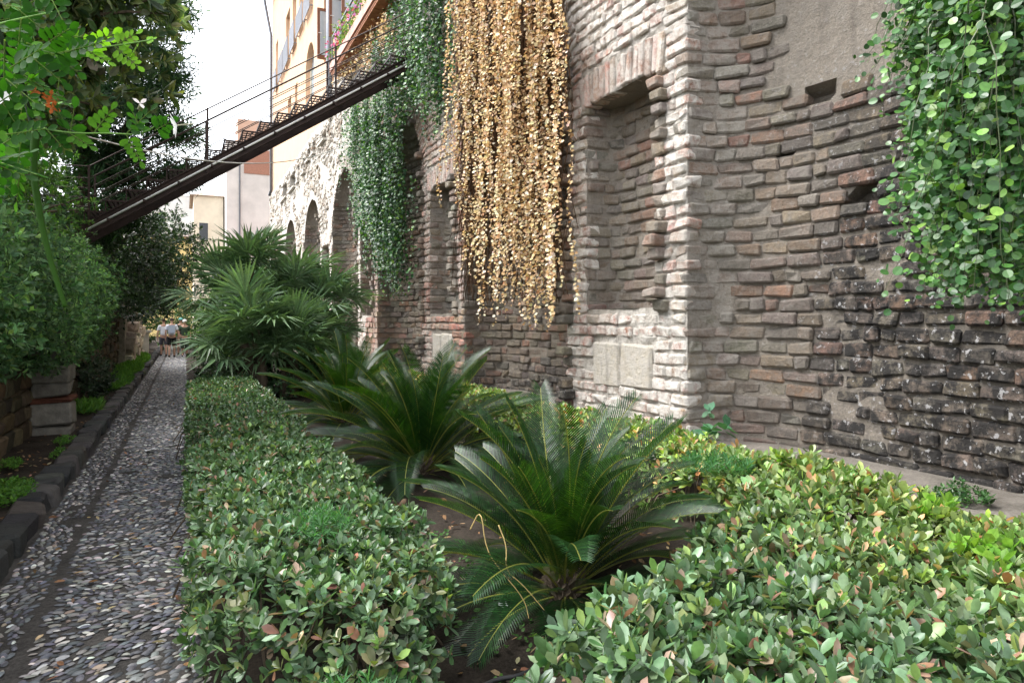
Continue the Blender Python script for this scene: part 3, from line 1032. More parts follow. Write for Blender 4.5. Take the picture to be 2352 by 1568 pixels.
# pillar of squared blocks
pil = thing('stone_pillar', 'pillar of grey squared blocks with one dark red brick course against the garden wall', 'pillar', (-1.62, 11.2, 0))
z = .02
for hh, c_, ov in ((.20, .17, .0), (.30, .20, .01), (.09, None, .02), (.20, .15, -.01), (.26, .17, .0), (.24, .14, .01), (.26, .15, .0), (.25, .14, 0)):
    c_ = (.11, .045, .03) if c_ is None else (c_, c_ * .94, c_ * .82)  # block colours lowered too, tree shade put into them
    l_ = np.array([[0, 0, z + hh / 2]])
    t, v = blocks(l_, np.array([[1., 0, 0]]), np.array([[0, 1., 0]]), np.array([[0, 0, 1.]]), np.array([[.235 + ov, .24 + ov, hh / 2 - .006]]), .014)
    MB().inst(t, v, np.array([c_])).build('block', M['tuff'], pil)
    z += hh
tag(MB().tube([(GX + .06, 12.6, .1), (GX + .06, 12.6, 2.3)], .035, 7).build('drain_pipe', M['zinc'], None, True), 'thin dark drain pipe running down the garden wall beyond the pillar', 'pipe')
# paler ruined wall further on, pedestal
rw = thing('ruined_wall', 'pale broken stone wall with jagged top beside the green verge', 'wall', (0, 0, 0)); rw['kind'] = 'thing'
for i in range(34):
    yy = random.uniform(25, 31); zz = random.uniform(.2, 2.3 - abs(yy - 27.5) * .25)
    l_ = np.array([[-1.62 + random.uniform(-.03, .03), yy, zz]])
    t, v = blocks(l_, np.array([[1., 0, 0]]), np.array([[0, 1., 0]]), np.array([[0, 0, 1.]]), np.array([[.18, random.uniform(.3, .5), random.uniform(.12, .22)]]), .03)
    MB().inst(t, v, pick([(.42, .36, .29), (.5, .44, .36), (.36, .31, .25)], 1)).build('stone', M['tuff'], rw)
MB().box((-1.95, 24.6, 0), (-1.66, 31.4, 1.7), (.3, .26, .21)).build('mortar_core', M['tuff'], rw)
ped = thing('pedestal', 'pale cream pedestal with flat capping slab beside the walkers', 'pedestal', (-1.55, 33.2, 0))
M['pale'] = plain('pale_plaster', (.55, .51, .42), .85, .2, 5, .3)
MB().box((-.2, -.2, 0), (.2, .2, 1.12)).build('shaft', M['pale'], ped)
MB().box((-.3, -.3, 1.124), (.3, .3, 1.22)).build('capping', M['pale'], ped)

# ------------------------------------------------------------------ far houses
def far_house(name, label, x0, x1, y0, y1, z1, col, wins, roof=(.30, .17, .12), over=.3):
    h = thing(name, label, 'house', ((x0 + x1) / 2, (y0 + y1) / 2, 0))
    cx, cy = (x0 + x1) / 2, (y0 + y1) / 2
    m_ = plain(name + '_render', col, .9, .15, .8, .2, 8)
    MB().box((x0 - cx, y0 - cy, 0), (x1 - cx, y1 - cy, z1)).build('wall', m_, h)
    r = MB(); a, b, c_, d = x0 - cx - over, x1 - cx + over, y0 - cy - over, y1 - cy + over
    r.add([(a, c_, z1 + .004), (b, c_, z1 + .004), (b, d, z1 + .004), (a, d, z1 + .004), (a + 1, (c_ + d) / 2, z1 + .9), (b - 1, (c_ + d) / 2, z1 + .9)],
          [(3, 2, 1, 0), (0, 1, 5, 4), (1, 2, 5), (2, 3, 4, 5), (3, 0, 4)])
    r.build('roof', plain(name + '_roof', roof, .9, .3, 3, .3), h)
    for (wx, wz, ww, wh) in wins:
        o = MB().box((wx - cx - ww / 2, y0 - cy - .05, wz), (wx - cx + ww / 2, y0 - cy + .02, wz + wh)).build('window', M['cream'], h)
        MB().box((wx - cx - ww / 2 + .1, y0 - cy - .07, wz + .1), (wx - cx + ww / 2 - .1, y0 - cy - .045, wz + wh - .1)).build('pane', M['dark'], o)
    return h
h1 = far_house('weathered_house', 'tall pale house with a bare red brick patch at the end of the niche wall', 3.3, 9.5, 63, 72, 16.9, (.66, .62, .575),
               [(7.3, 9.0, 1.0, 1.7), (6.9, 5.2, .9, 1.5)], (.42, .36, .32), .05)
MB().box((4.7 - 6.4, 62.94 - 67.5, 14.3), (6.9 - 6.4, 62.99 - 67.5, 16.4)).build('brick_patch', plain('red_brick_patch', (.38, .19, .13), .9, .3, 14, .5, 20), h1)
MB().box((4.2 - 6.4, 62.9 - 67.5, 16.92), (7.6 - 6.4, 66 - 67.5, 18.9)).build('roof_room', plain('pink_render', (.62, .40, .29), .9, .1, 2, .1), h1)
MB().tube([(4.35 - 6.4, 62.9 - 67.5, 3), (4.35 - 6.4, 62.9 - 67.5, 15)], .06, 6).build('rain_pipe', M['zinc'], h1)
h2 = far_house('pink_house', 'small pink house with tiled roof squeezed against the pale tall house', 7.0, 9.6, 56, 61, 8.4, (.55, .16, .15), [(8.3, 5.5, .7, 1.2)], (.34, .15, .09), .35)
h3 = far_house('yellow_house', 'yellow house with dark eave and balcony window closing the lane', -4, 2.6, 78, 88, 10.2, (.72, .56, .25), [(2.0, 5.4, 1.2, 2.6), (-1.2, 5.4, 1.1, 2.2), (1.9, 1.5, 1.2, 2.2)], (.20, .15, .13), .6)
bal = MB()
bal.box((1.1 + .7, 77.2 - 83, 5.2), (2.9 + .7, 77.95 - 83, 5.32))
for k in range(9): bal.box((1.1 + .7 + k * .22, 77.2 - 83, 5.324), (1.13 + .7 + k * .22, 77.24 - 83, 6.25))
bal.box((1.1 + .7, 77.19 - 83, 6.254), (2.9 + .7, 77.25 - 83, 6.31))
bal.build('balcony', M['iron'], h3)
MB().box((1.6 + .7, 77.5 - 83, 8.6), (4.2 + .7, 78.1 - 83, 10.0)).build('awning', M['cream'], h3)
h4 = far_house('white_house', 'whitewashed house with flat top rising behind the yellow house', -9, 4.4, 96, 106, 17.4, (.74, .71, .66), [(-2.6, 12.5, 1.3, 2.6), (1.6, 12.4, 1.2, 2.2), (3.2, 9.0, 1.1, 2.0)], (.6, .56, .5), .1)
h5 = far_house('cream_house', 'narrow cream house beside the pale tall house with pipes', .8, 3.2, 66, 74, 12.6, (.75, .66, .52), [(1.6, 8.6, .9, 1.7), (2.6, 4.5, .9, 1.7)], (.4, .3, .24), .3)
# ------------------------------------------------------------------ leaf templates (along +Y, facing +Z)
LEAF = T([(0, 0, 0), (0, .5, -.02), (0, 1, .0), (-.19, .28, .05), (-.23, .66, .06), (.19, .28, .05), (.23, .66, .06)],
         [(0, 1, 4, 3), (1, 2, 4), (0, 5, 6, 1), (1, 6, 2)])
LEAFH = T([(0, 0, 0), (0, .34, -.03), (0, .68, -.035), (0, 1, .0), (-.11, .18, .03), (-.225, .48, .05), (-.20, .78, .03), (.11, .18, .03), (.225, .48, .05), (.20, .78, .03)],
          [(0, 1, 5, 4), (1, 2, 6, 5), (2, 3, 6), (0, 7, 8, 1), (1, 8, 9, 2), (2, 9, 3)])
ROUND8 = T([(0, 0, 0)] + [(.46 * math.sin(a), .5 - .5 * math.cos(a), .05 * abs(math.sin(a))) for a in np.linspace(.5, 2 * math.pi - .5, 9)], [(0, 1, 2, 3), (0, 3, 4, 5), (0, 5, 6, 7), (0, 7, 8, 9)])
DIAM = T([(0, 0, 0), (0, 1, 0), (-.24, .48, .07), (.24, .48, .07)], [(0, 1, 2), (0, 3, 1)])
NEED = T([(0, 0, 0), (0, 1, 0), (-.07, .45, .02), (.07, .45, .02)], [(0, 1, 2), (0, 3, 1)])
ROUND = T([(0, 0, 0), (-.36, .22, .04), (-.42, .6, .06), (0, .98, 0), (.42, .6, .06), (.36, .22, .04)], [(0, 3, 2, 1), (0, 5, 4, 3)])

def sprig_leaves(loc, nrm, size, K=7, e0=25, e1=80, stem=.02):
    """rosettes -> leaf frames"""
    n = len(loc)
    F = frames(nrm)
    ph = (np.arange(K)[None, :] * 2.399 + rng.uniform(0, 6.28, (n, 1)) + rng.normal(0, .25, (n, K)))
    k = np.linspace(0, 1, K)[None, :]
    e = np.radians(e0 + (e1 - e0) * k + rng.normal(0, 10, (n, K)))
    x, y, z = F[:, None, :, 0], F[:, None, :, 1], F[:, None, :, 2]
    rad = np.cos(ph)[..., None] * x + np.sin(ph)[..., None] * y
    d = np.sin(e)[..., None] * rad + np.cos(e)[..., None] * z
    nl = -np.cos(e)[..., None] * rad + np.sin(e)[..., None] * z
    nl = nl + rng.normal(0, .22, nl.shape)
    nl -= (nl * d).sum(-1, keepdims=True) * d
    nl /= np.linalg.norm(nl, axis=-1, keepdims=True)
    sd_ = np.cross(d, nl)
    Mx = np.stack([sd_, d, nl], -1).reshape(-1, 3, 3)
    L_ = (loc[:, None, :] + z * ((1 - k) * stem)[..., None] * (size[:, None, None] / .06) ).reshape(-1, 3)
    sz = (size[:, None] * (1 - .25 * np.abs(k - .6)) * rng.uniform(.8, 1.2, (n, K))).reshape(-1)
    return Mx, L_, sz

def foliage(mb, t, loc, nrm, size, pal, K=7, e0=25, e1=80, var=.2, w=None, width=1.0, cl=None):
    Mx, L_, sz = sprig_leaves(loc, nrm, size, K, e0, e1)
    n = len(L_)
    c = pick(pal, n, var, w)
    if cl is not None: c = c * np.repeat(cl, K, 0)
    s3 = np.stack([sz * width * rng.uniform(.85, 1.15, n), sz, sz], 1)
    mb.inst(t, xf(t.v, Mx, L_, s3), c)
    return mb

def inpoly(x, y, poly):
    r = np.zeros(len(x), bool)
    j = len(poly) - 1
    for i in range(len(poly)):
        xi, yi = poly[i]; xj, yj = poly[j]
        with np.errstate(divide='ignore', invalid='ignore'):
            c = ((yi > y) != (yj > y)) & (x < (xj - xi) * (y - yi) / (yj - yi + 1e-12) + xi)
        r ^= c
        j = i
    return r
def polydist(x, y, poly):
    best = np.full(len(x), 1e9); bn = np.zeros((len(x), 2))
    for i in range(len(poly)):
        a = np.array(poly[i]); b = np.array(poly[(i + 1) % len(poly)])
        d = b - a; l2 = d @ d
        t = np.clip(((x - a[0]) * d[0] + (y - a[1]) * d[1]) / l2, 0, 1)
        px, py = a[0] + t * d[0], a[1] + t * d[1]
        dd = np.hypot(x - px, y - py)
        m = dd < best
        best = np.where(m, dd, best)
        bn[m] = np.stack([px - x, py - y], 1)[m]
    bn /= np.linalg.norm(bn, axis=1, keepdims=True) + 1e-9
    return best, bn

HP = [(.095, .175, .075), (.06, .125, .045), (.13, .21, .115), (.17, .25, .14), (.20, .30, .085), (.05, .095, .042), (.24, .13, .085), (.42, .29, .21), (.22, .17, .11)]
def hedge(name, label, poly, h, dens, pal, w, nobj, size=(.05, .07), shade=None):
    th = thing(name, label, 'hedge', (poly[0][0], poly[0][1], 0))
    th['group'] = 'clipped laurel hedges round the cycads'
    P_ = np.array(poly)
    lo, hi = P_.min(0) - .1, P_.max(0) + .1
    area = (hi - lo).prod()
    n = int(area * dens)
    x = rng.uniform(lo[0], hi[0], n); y = rng.uniform(lo[1], hi[1], n)
    wob = np.array([.10 * nz((a, b, 0), 1.8, 4) + .06 * nz((a, b, 0), 5, 4) for a, b in zip(x, y)])
    ins = inpoly(x, y, poly)
    bd, bn = polydist(x, y, poly)
    sdist = np.where(ins, bd, -bd) + wob
    keep = sdist > 0
    x, y, sdist, bn = x[keep], y[keep], sdist[keep], bn[keep]
    n = len(x)
    hh = h(x, y) if callable(h) else np.full(n, h)
    hh = hh + np.array([.07 * nz((a, b, 0), 2.2, 1) + .05 * nz((a, b, 0), 6, 2) for a, b in zip(x, y)])
    hh = hh - .12 * np.exp(-sdist / .08)
    g0 = np.array([ground_z(a) for a in x])
    hh = np.maximum(hh - g0, .2)               # h is the level of the clipped top
    u = rng.random(n)
    topd = rng.exponential(.075, n)
    side = sdist < .16
    z = np.where(side & (u > .35), g0 + .06 + (hh - .1) * rng.random(n) ** .8, g0 + hh - topd)
    z = np.maximum(z, g0 + .05)
    low = np.clip(1 - (g0 + hh - z) / .25, 0, 1)
    nr = np.stack([bn[:, 0], bn[:, 1], np.zeros(n)], 1) * np.where(side, 1.0 - .6 * low, .15)[:, None]
    nr[:, 2] += .35 + .75 * low
    nr += rng.normal(0, .3, nr.shape)
    loc = np.stack([x, y, z], 1)
    sz = rng.uniform(size[0], size[1], n)
    d = np.array([to_px(p) for p in loc])
    vis = (d[:, 0] > -50) & (d[:, 0] < 2400) & (d[:, 1] < 1640) & (d[:, 2] > .5)
    if vis.sum() == 0: vis[:] = True
    loc, nr, sz, d, hh_, g0 = loc[vis], nr[vis], sz[vis], d[vis], hh[vis], g0[vis]
    cl = np.ones((len(loc), 3))
    if shade is not None: cl = shade(loc)
    order = np.argsort(d[:, 2] + (g0 + hh_ - loc[:, 2]) * 4)
    ob = order[:nobj]; m = np.ones(len(loc), bool); m[ob] = False
    fm = MB()
    hi_ = m & (d[:, 2] < 6)
    lo_ = m & ~hi_
    if hi_.any(): foliage(fm, LEAFH, loc[hi_], nr[hi_], sz[hi_], pal, 7, 25, 85, .2, w, 1.0, cl[hi_])
    if lo_.any(): foliage(fm, LEAF, loc[lo_], nr[lo_], sz[lo_], pal, 7, 25, 85, .2, w, 1.1, cl[lo_])
    tag(fm.build('foliage', M['leaf'], th, True), kind='stuff').matrix_parent_inverse = th.matrix_world.inverted()
    th_loc = np.array(th.location)
    fm.V[0] -= 0
    for i in ob:
        sm = MB()
        foliage(sm, LEAFH, np.zeros((1, 3)), nr[i:i + 1], sz[i:i + 1], pal, 7, 25, 85, .2, w, 1.0, cl[i:i + 1])
        o = sm.build('sprig', M['leaf'], th, True)
        o.location = loc[i] - th_loc
    # twigs
    tm_ = MB()
    k = min(420, len(loc) // 3)
    for i in rng.choice(len(loc), k, replace=False):
        p = loc[i]; gz = g0[i]
        b_ = np.array([p[0] + rng.normal(0, .12), p[1] + rng.normal(0, .12), gz])
        mid = (p + b_) / 2 + rng.normal(0, .04, 3)
        tm_.tube([b_, mid, p], [.008, .006, .003], 4, cap=False)
    tag(tm_.build('twigs', M['bark'], th), kind='stuff')
    bpy.context.view_layer.update()
    for c in th.children:
        if c.name.startswith(('foliage', 'twigs')): c.location = -Vector(th.location); c.matrix_parent_inverse.identity()
    return th

def shA(l):
    k = np.clip((3.3 - l[:, 1]) / 1.2, 0, 1)
    brown = rng.random(len(l)) < .30 * k
    c = np.ones((len(l), 3)); c[brown] = (1.25, .85, .8)
    return c
polyA = [(0.03, 3.35), (.30, 2.75), (.62, 2.45), (.95, 2.6), (1.12, 3.0), (1.22, 3.8), (1.25, 14.6), (.08, 14.6)]
hedge('laurel_hedge', 'low clipped laurel hedge running along the cobbled path', polyA, lambda x, y: .56 - .12 * np.exp(-np.clip(y - 2.4, 0, 9) / .35), 620, HP,
      [.23, .2, .2, .14, .07, .1, .02, .02, .02], 280, (.05, .072), shade=shA)
polyB = [(.95, 1.85), (1.3, 2.1), (2.1, 2.62), (2.85, 3.1), (3.15, 3.62), (3.85, 3.62), (3.85, .7), (1.0, .7)]
def shB(l):
    k = np.clip((l[:, 0] - 2.2) / 1.4, 0, 1)[:, None]
    return 1 + k * np.array([.85, .55, .0])
hedge('laurel_hedge', 'broad clipped laurel hedge filling the corner before the curved niche', polyB, lambda x, y: .62 + .04 * np.sin(x * 2) + .10 * np.clip((y - 2.2) / 1.0, 0, 1), 560, HP,
      [.22, .19, .19, .14, .1, .08, .025, .03, .025], 280, (.056, .086), shade=shB)
polyC = [(3.12, 3.6), (3.85, 3.6), (3.8, 14), (3.1, 14)]
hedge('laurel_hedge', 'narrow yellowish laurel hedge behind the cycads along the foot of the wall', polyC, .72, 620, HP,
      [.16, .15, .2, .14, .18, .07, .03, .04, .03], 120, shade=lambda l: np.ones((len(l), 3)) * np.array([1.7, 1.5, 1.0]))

# ------------------------------------------------------------------ cycads
def frond_mesh(Lr, bend, twist, npair=62, wide=.19):
    """one cycad frond starting at the origin along +Y, bending down (-Z)"""
    mb = MB()
    ns = 22
    P_, D_ = [], []
    p = Vector((0, 0, 0)); a = 0
    for i in range(ns + 1):
        P_.append(p.copy()); u = i / ns
        a = bend * (u ** 1.6)
        d = Vector((math.sin(twist * u) * .25, math.cos(a), -math.sin(a))).normalized()
        D_.append(d)
        p = p + d * (Lr / ns)
    mb.tube(P_, [.0052 * (1 - .75 * i / ns) + .001 for i in range(ns + 1)], 4, (.20, .22, .05))
    V, Cc = [], []
    for k in range(npair):
        u = .13 + .87 * (k + .5) / npair
        fi = u * ns; i = min(int(fi), ns - 1); fr_ = fi - i
        b = P_[i].lerp(P_[i + 1], fr_); d = D_[i].lerp(D_[i + 1], fr_).normalized()
        up = Vector((1, 0, 0)).cross(d).normalized()
        prof = min(1, (u - .08) * 5) * (1 - max(0, (u - .55) / .45) ** 2 * .62)
        ll = wide * prof * Lr * random.uniform(.93, 1.05)
        for s in (-1, 1):
            fw = R(24 + 30 * u) ; rise = R(20)
            side = Vector((s, 0, 0))
            dr = (side * math.cos(fw) * math.cos(rise) + up * math.sin(rise) * .9 + d * math.sin(fw)).normalized()
            wv = d.cross(dr).cross(dr).normalized()
            wv = (d - dr * d.dot(dr)).normalized()
            hw = .0036 * Lr
            m = b + dr * ll * .55
            t = b + dr * ll + up * (-.12 * ll)
            V.append([b - wv * hw * .7, b + wv * hw * .7, m + wv * hw, m - wv * hw, t])
    TPL = T([(0, 0, 0)] * 5, [(0, 1, 2, 3), (3, 2, 4)])
    V = np.array([[tuple(q) for q in r] for r in V])
    n = len(V)
    mb.inst(TPL, V, pick([(.011, .042, .010), (.008, .031, .009), (.016, .055, .013)], n, .15))
    return mb.mesh('frond', M['cycad'])
FR = [frond_mesh(1.0, R(b), tw_) for b, tw_ in ((35, .3), (55, -.4), (70, .5), (48, 0), (85, -.2), (25, .6))]
def cycad(label, loc, Ln, nf, seed, extra=()):
    rs = random.Random(seed)
    th = thing('cycad', label, 'cycad', loc, 'cycads planted in a row')
    tk = MB()
    for k in range(90):
        a = k * 2.399; z = .02 + .24 * k / 90
        r_ = .13 - .04 * z / .26
        v = [(r_ * math.cos(a + s * .35), r_ * math.sin(a + s * .35), z + h) for s, h in ((-1, 0), (1, 0), (0, .07))]
        v.append(((r_ + .035) * math.cos(a), (r_ + .035) * math.sin(a), z + .05))
        tk.add(v, [(0, 1, 3), (1, 2, 3), (2, 0, 3)])
    tk.tube([(0, 0, -.05), (0, 0, .15), (0, 0, .27)], [.13, .12, .05], 9)
    tk.build('trunk', M['bark'], th)
    for i in range(nf):
        u = (i + .5) / nf
        az = i * 2.399 + rs.uniform(-.2, .2)
        el = R(86 - 80 * u ** 1.25 + rs.uniform(-6, 6))
        me = FR[rs.choice((0, 3, 5)) if u < .35 else rs.choice((0, 1, 3)) if u < .7 else rs.choice((1, 2, 4))]
        o = link('frond', me, th)
        o.location = (.05 * math.cos(az), .05 * math.sin(az), .24 - .1 * u)
        o.rotation_euler = (el, rs.uniform(-.25, .25), az - math.pi / 2)
        s = Ln * rs.uniform(.86, 1.08) * (.72 if u < .12 else 1)
        o.scale = (s, s, s)
    for az, el, s, v in extra:
        o = link('frond', FR[v], th)
        o.location = (0, 0, .15); o.rotation_euler = (el, 0, az - math.pi / 2); o.scale = (s, s, s)
    return th
cycad('cycad with long drooping lower fronds beside the bare soil patch', (2.0, 3.45, -.08), 1.1, 70, 3, ((R(-105), R(8), 1.25, 4), (R(-125), R(2), 1.1, 4), (R(-90), R(-2), 1.0, 2)))
cycad('wide cycad between the bare soil cycad and the yellow tipped cycad', (2.2, 6.7, -.05), 1.38, 66, 7)
cycad('cycad with a few yellow tipped fronds next to the fan palms', (2.15, 10.2, -.05), 1.3, 54, 12)
cycad('small cycad almost hidden behind the others beneath the fan palms', (3.0, 12.6, .15), 1.1, 24, 19)

# ------------------------------------------------------------------ fan palms
def fan_mesh(nseg, spread, seed):
    rs = random.Random(seed)
    mb = MB()
    pl = rs.uniform(.42, .62)
    mb.tube([(0, 0, 0), (0, pl * .5, .02), (0, pl, 0)], [.012, .009, .007], 4, (.12, .18, .06))
    V = []
    for k in range(nseg):
        a = R(-spread + 2 * spread * k / (nseg - 1)) + rs.uniform(-.03, .03)
        d = Vector((math.sin(a), math.cos(a), .12 * math.cos(k * 2.0)))
        ln = (.62 + .12 * math.cos(a)) * rs.uniform(.92, 1.05)
        s_ = Vector((math.cos(a), -math.sin(a), 0)); hw = .030
        b = Vector((0, pl, 0)) + d * .02; m = Vector((0, pl, 0)) + d * ln * .55 + Vector((0, 0, .03)); t = Vector((0, pl, 0)) + d * ln - Vector((0, 0, rs.uniform(.03, .13)))
        f_ = Vector((0, 0, .014))
        V.append([b, m - s_ * hw + f_, m, t, m + s_ * hw + f_])
    TP = T([(0, 0, 0)] * 5, [(0, 2, 1), (1, 2, 3), (0, 4, 2), (2, 4, 3)])
    mb.inst(TP, np.array([[tuple(q) for q in r] for r in V]), pick([(.15, .25, .125), (.115, .20, .10), (.19, .30, .15)], len(V), .12))
    return mb.mesh('leaf', M['leaf'])
FAN = [fan_mesh(26, s, i) for i, s in enumerate((105, 120, 95, 130, 112))]
palm = thing('fan_palm', 'clump of bushy fan palms with many stems under the iron stair', 'palm', (2.2, 15.0, 0))
pl0 = Vector((2.2, 15.0, 0))
tk = None
for hi_, (px, py, d, nl) in enumerate(((578, 625, 14.6, 17), (520, 695, 14.4, 15), (650, 690, 14.8, 16), (745, 705, 15.4, 18), (645, 785, 13.8, 14), (560, 790, 13.4, 14), (710, 785, 14.6, 14), (600, 700, 15.6, 14), (585, 815, 13.6, 14), (670, 820, 13.8, 12), (740, 800, 14.8, 12), (580, 740, 13.3, 12), (690, 660, 15.8, 12))):
    hd = at_depth(px, py, d)
    base = Vector((pl0.x + (hd.x - pl0.x) * .8, pl0.y + (hd.y - pl0.y) * .8, .1))
    if hd.z > .9:
        MB().tube([base - pl0, (base + hd) / 2 - pl0 + Vector((.06, 0, 0)), hd - pl0], [.12, .10, .09], 8).build('trunk', M['bark'], palm)
    for i in range(nl):
        u = (i + .5) / nl
        az = i * 2.399 + random.uniform(-.25, .25)
        el = R(80 - 95 * u + random.uniform(-10, 10))
        o = link('leaf', random.choice(FAN), palm)
        o.location = hd - pl0
        o.rotation_euler = (el, random.uniform(-.4, .4), az - math.pi / 2)
        s = random.uniform(.85, 1.12)
        o.scale = (s, s, s)

# ------------------------------------------------------------------ hanging creepers
def hanging(name, label, cols, t, size, pal, mat, step, nobj, stemcol, w=None, drift=(0, 0), thick=.004, cat='creeper', wild=.05, fluff=.02, clump=0):
    """cols: (px0, px1, top y, bottom y, spread of bottom, X near, X far, strands)"""
    th = thing(name, label, cat, (0, 0, 0))
    S = []
    for (a, b, yt, yb, sp_, x0, x1, n) in cols:
        for i in range(n):
            px = a + (b - a) * (i + random.random()) / n
            X = random.uniform(x0, x1)
            if clump:
                kk = math.floor(px / clump)
                px += ((kk + .5 + .35 * math.sin(kk * 12.9)) * clump - px) * .72
                X += .16 * math.sin(kk * 7.3 + yt * .01)
            Y, zb = on_x(px, yb - abs(random.gauss(0, sp_)), X)
            _, zt = on_x(px, yt + random.uniform(-25, 25), X)
            if zt - zb < .15: zb = zt - .3
            S.append((X, Y, zt, zb))
    random.shuffle(S)
    rest = MB(); stems = MB()
    for k, (X, Y, zt, zb) in enumerate(S):
        n = max(4, int((zt - zb) / .22))
        pts = []
        ox = oy = 0
        lean = random.gauss(0, .10); lx = random.gauss(0, .06)
        for i in range(n + 1):
            u = i / n
            ox += random.gauss(0, wild * .35); oy += random.gauss(0, wild * .35)
            pts.append((X + ox + drift[0] * u + lx * u, Y + oy + drift[1] * u + lean * u, zt + (zb - zt) * u))
        P_ = np.array(pts)
        S_ = np.concatenate(([0], np.cumsum(np.linalg.norm(np.diff(P_, axis=0), axis=1))))
        m = max(3, int(S_[-1] / step))
        s_ = np.linspace(0, S_[-1], m)
        L_ = np.stack([np.interp(s_, S_, P_[:, q]) for q in range(3)], 1) + rng.normal(0, fluff, (m, 3))
        az = np.arange(m) * 2.6 + rng.normal(0, .7, m)
        el = rng.normal(-.3, .5, m)
        d = np.stack([np.cos(az) * np.cos(el), np.sin(az) * np.cos(el), np.sin(el)], 1)
        nl = np.stack([np.full(m, -.75), rng.normal(-.35, .34, m), rng.normal(.5, .32, m)], 1)
        nl -= (nl * d).sum(1, keepdims=True) * d
        nl /= np.linalg.norm(nl, axis=1, keepdims=True)
        Mx = np.stack([np.cross(d, nl), d, nl], -1)
        sz = size * rng.uniform(.6, 1.15, m) * np.where(np.arange(m) > m - 5, .7, 1)
        mb = MB() if k < nobj else rest
        if thick:
            (mb if k < nobj else rest).tube(pts, [thick * (1 - .7 * i / n) for i in range(n + 1)], 3, stemcol, False)
        mb.inst(t, xf(t.v, Mx, L_, sz), pick(pal, m, .16, w))
        if k < nobj: mb.build('strand', mat, th)
    if len(S) > nobj: tag(rest.build('strands', mat, th), kind='stuff')
    return th
DRY = [(.68, .51, .29), (.78, .64, .42), (.57, .39, .20), (.85, .76, .58), (.38, .24, .12)]
dv = hanging('dry_creeper', 'golden dry creeper hanging in long strands over the round-headed niche', [
    (1035, 1090, -60, 500, 110, 4.35, 4.5, 12), (1085, 1140, -60, 660, 130, 4.30, 4.5, 16), (1135, 1190, -60, 745, 150, 4.3, 4.5, 18),
    (1185, 1240, -60, 755, 150, 4.35, 4.55, 18), (1230, 1284, -40, 765, 120, 4.45, 4.7, 15), (1050, 1250, -80, 230, 90, 4.2, 4.35, 18)],
    ROUND, .060, DRY, M['dry'], .030, 97, (.20, .11, .05), [.3, .25, .18, .17, .1], wild=.08, thick=.005, fluff=.006, clump=21)
tw_ = MB()
for i in range(800):                                     # bare inner twigs
    px = random.uniform(1060, 1285); X = random.uniform(4.7, 5.15)
    Y, zb = on_x(px, random.uniform(250, 700), X)
    p = [(X + random.gauss(0, .03), Y + random.gauss(0, .06) + .1 * j * random.gauss(0, .5), 8.3 + (zb - 8.3) * j / 6) for j in range(7)]
    tw_.tube(p, .006, 3, (.10, .055, .028), False)
tag(tw_.build('bare_twigs', M['dry'], dv), kind='stuff')
IVY = [(.035, .11, .03), (.026, .085, .028), (.05, .14, .035), (.10, .22, .045), (.15, .28, .05), (.024, .065, .026)]
IW = [.25, .22, .2, .15, .08, .10]
hanging('green_creeper', 'dark green creeper hanging in a long tongue over the arch beside the dry creeper', [
    (800, 850, 240, 430, 70, 4.55, 4.9, 50), (815, 880, 250, 560, 60, 4.5, 4.9, 66), (850, 925, 235, 640, 70, 4.5, 4.9, 74), (880, 940, 420, 690, 50, 4.6, 4.95, 40),
    (850, 960, 90, 300, 50, 4.6, 4.95, 60), (905, 955, 200, 275, 25, 4.7, 5.0, 25)],
    ROUND, .085, IVY, M['leaf'], .05, 150, (.05, .06, .03), IW, wild=.08, fluff=.045, clump=26)
hanging('green_creeper', 'green creeper tongue hanging against the pale wall between stair top and dry creeper', [
    (955, 1025, -60, 275, 55, 4.6, 4.95, 60), (975, 1000, 150, 330, 15, 4.75, 4.95, 10)],
    ROUND, .085, IVY, M['leaf'], .05, 60, (.05, .06, .03), IW, wild=.06, fluff=.04, clump=26)
hanging('terrace_creeper', 'green creeper climbing the wall behind the top of the iron stair', [
    (880, 960, -20, 130, 45, 4.8, 5.0, 60), (860, 955, 120, 215, 30, 4.8, 5.0, 40)],
    ROUND, .085, IVY, M['leaf'], .05, 40, (.05, .06, .03), IW, wild=.06, fluff=.05)
hanging('terrace_dry_creeper', 'dry golden creeper spilling from the terrace ledge', [
    (778, 800, 120, 205, 20, 4.7, 5.0, 26), (795, 860, 85, 180, 35, 4.7, 5.0, 52), (850, 905, 45, 130, 30, 4.7, 5.0, 34)],
    ROUND, .085, DRY, M['dry'], .05, 60, (.22, .12, .05), None, wild=.07, fluff=.05)
RV = [(.045, .13, .03), (.035, .10, .028), (.07, .17, .035), (.13, .27, .05), (.19, .33, .06), (.03, .075, .025)]
hanging('leafy_creeper', 'bright leafy creeper curtain hanging in front of the curved niche', [
    (2110, 2190, -60, 330, 140, 3.9, 4.5, 52), (2150, 2260, -60, 540, 150, 3.9, 4.6, 92), (2220, 2330, -60, 690, 140, 3.9, 4.6, 100), (2290, 2400, -60, 720, 150, 3.7, 4.5, 90),
    (2060, 2150, -40, 190, 60, 4.0, 4.4, 16), (2200, 2420, -80, 360, 150, 4.4, 4.7, 80)],
    ROUND8, .054, RV, M['leaf'], .029, 200, (.07, .09, .03), [.28, .27, .19, .11, .06, .09], drift=(0, .10), wild=.10, fluff=.04, clump=46)

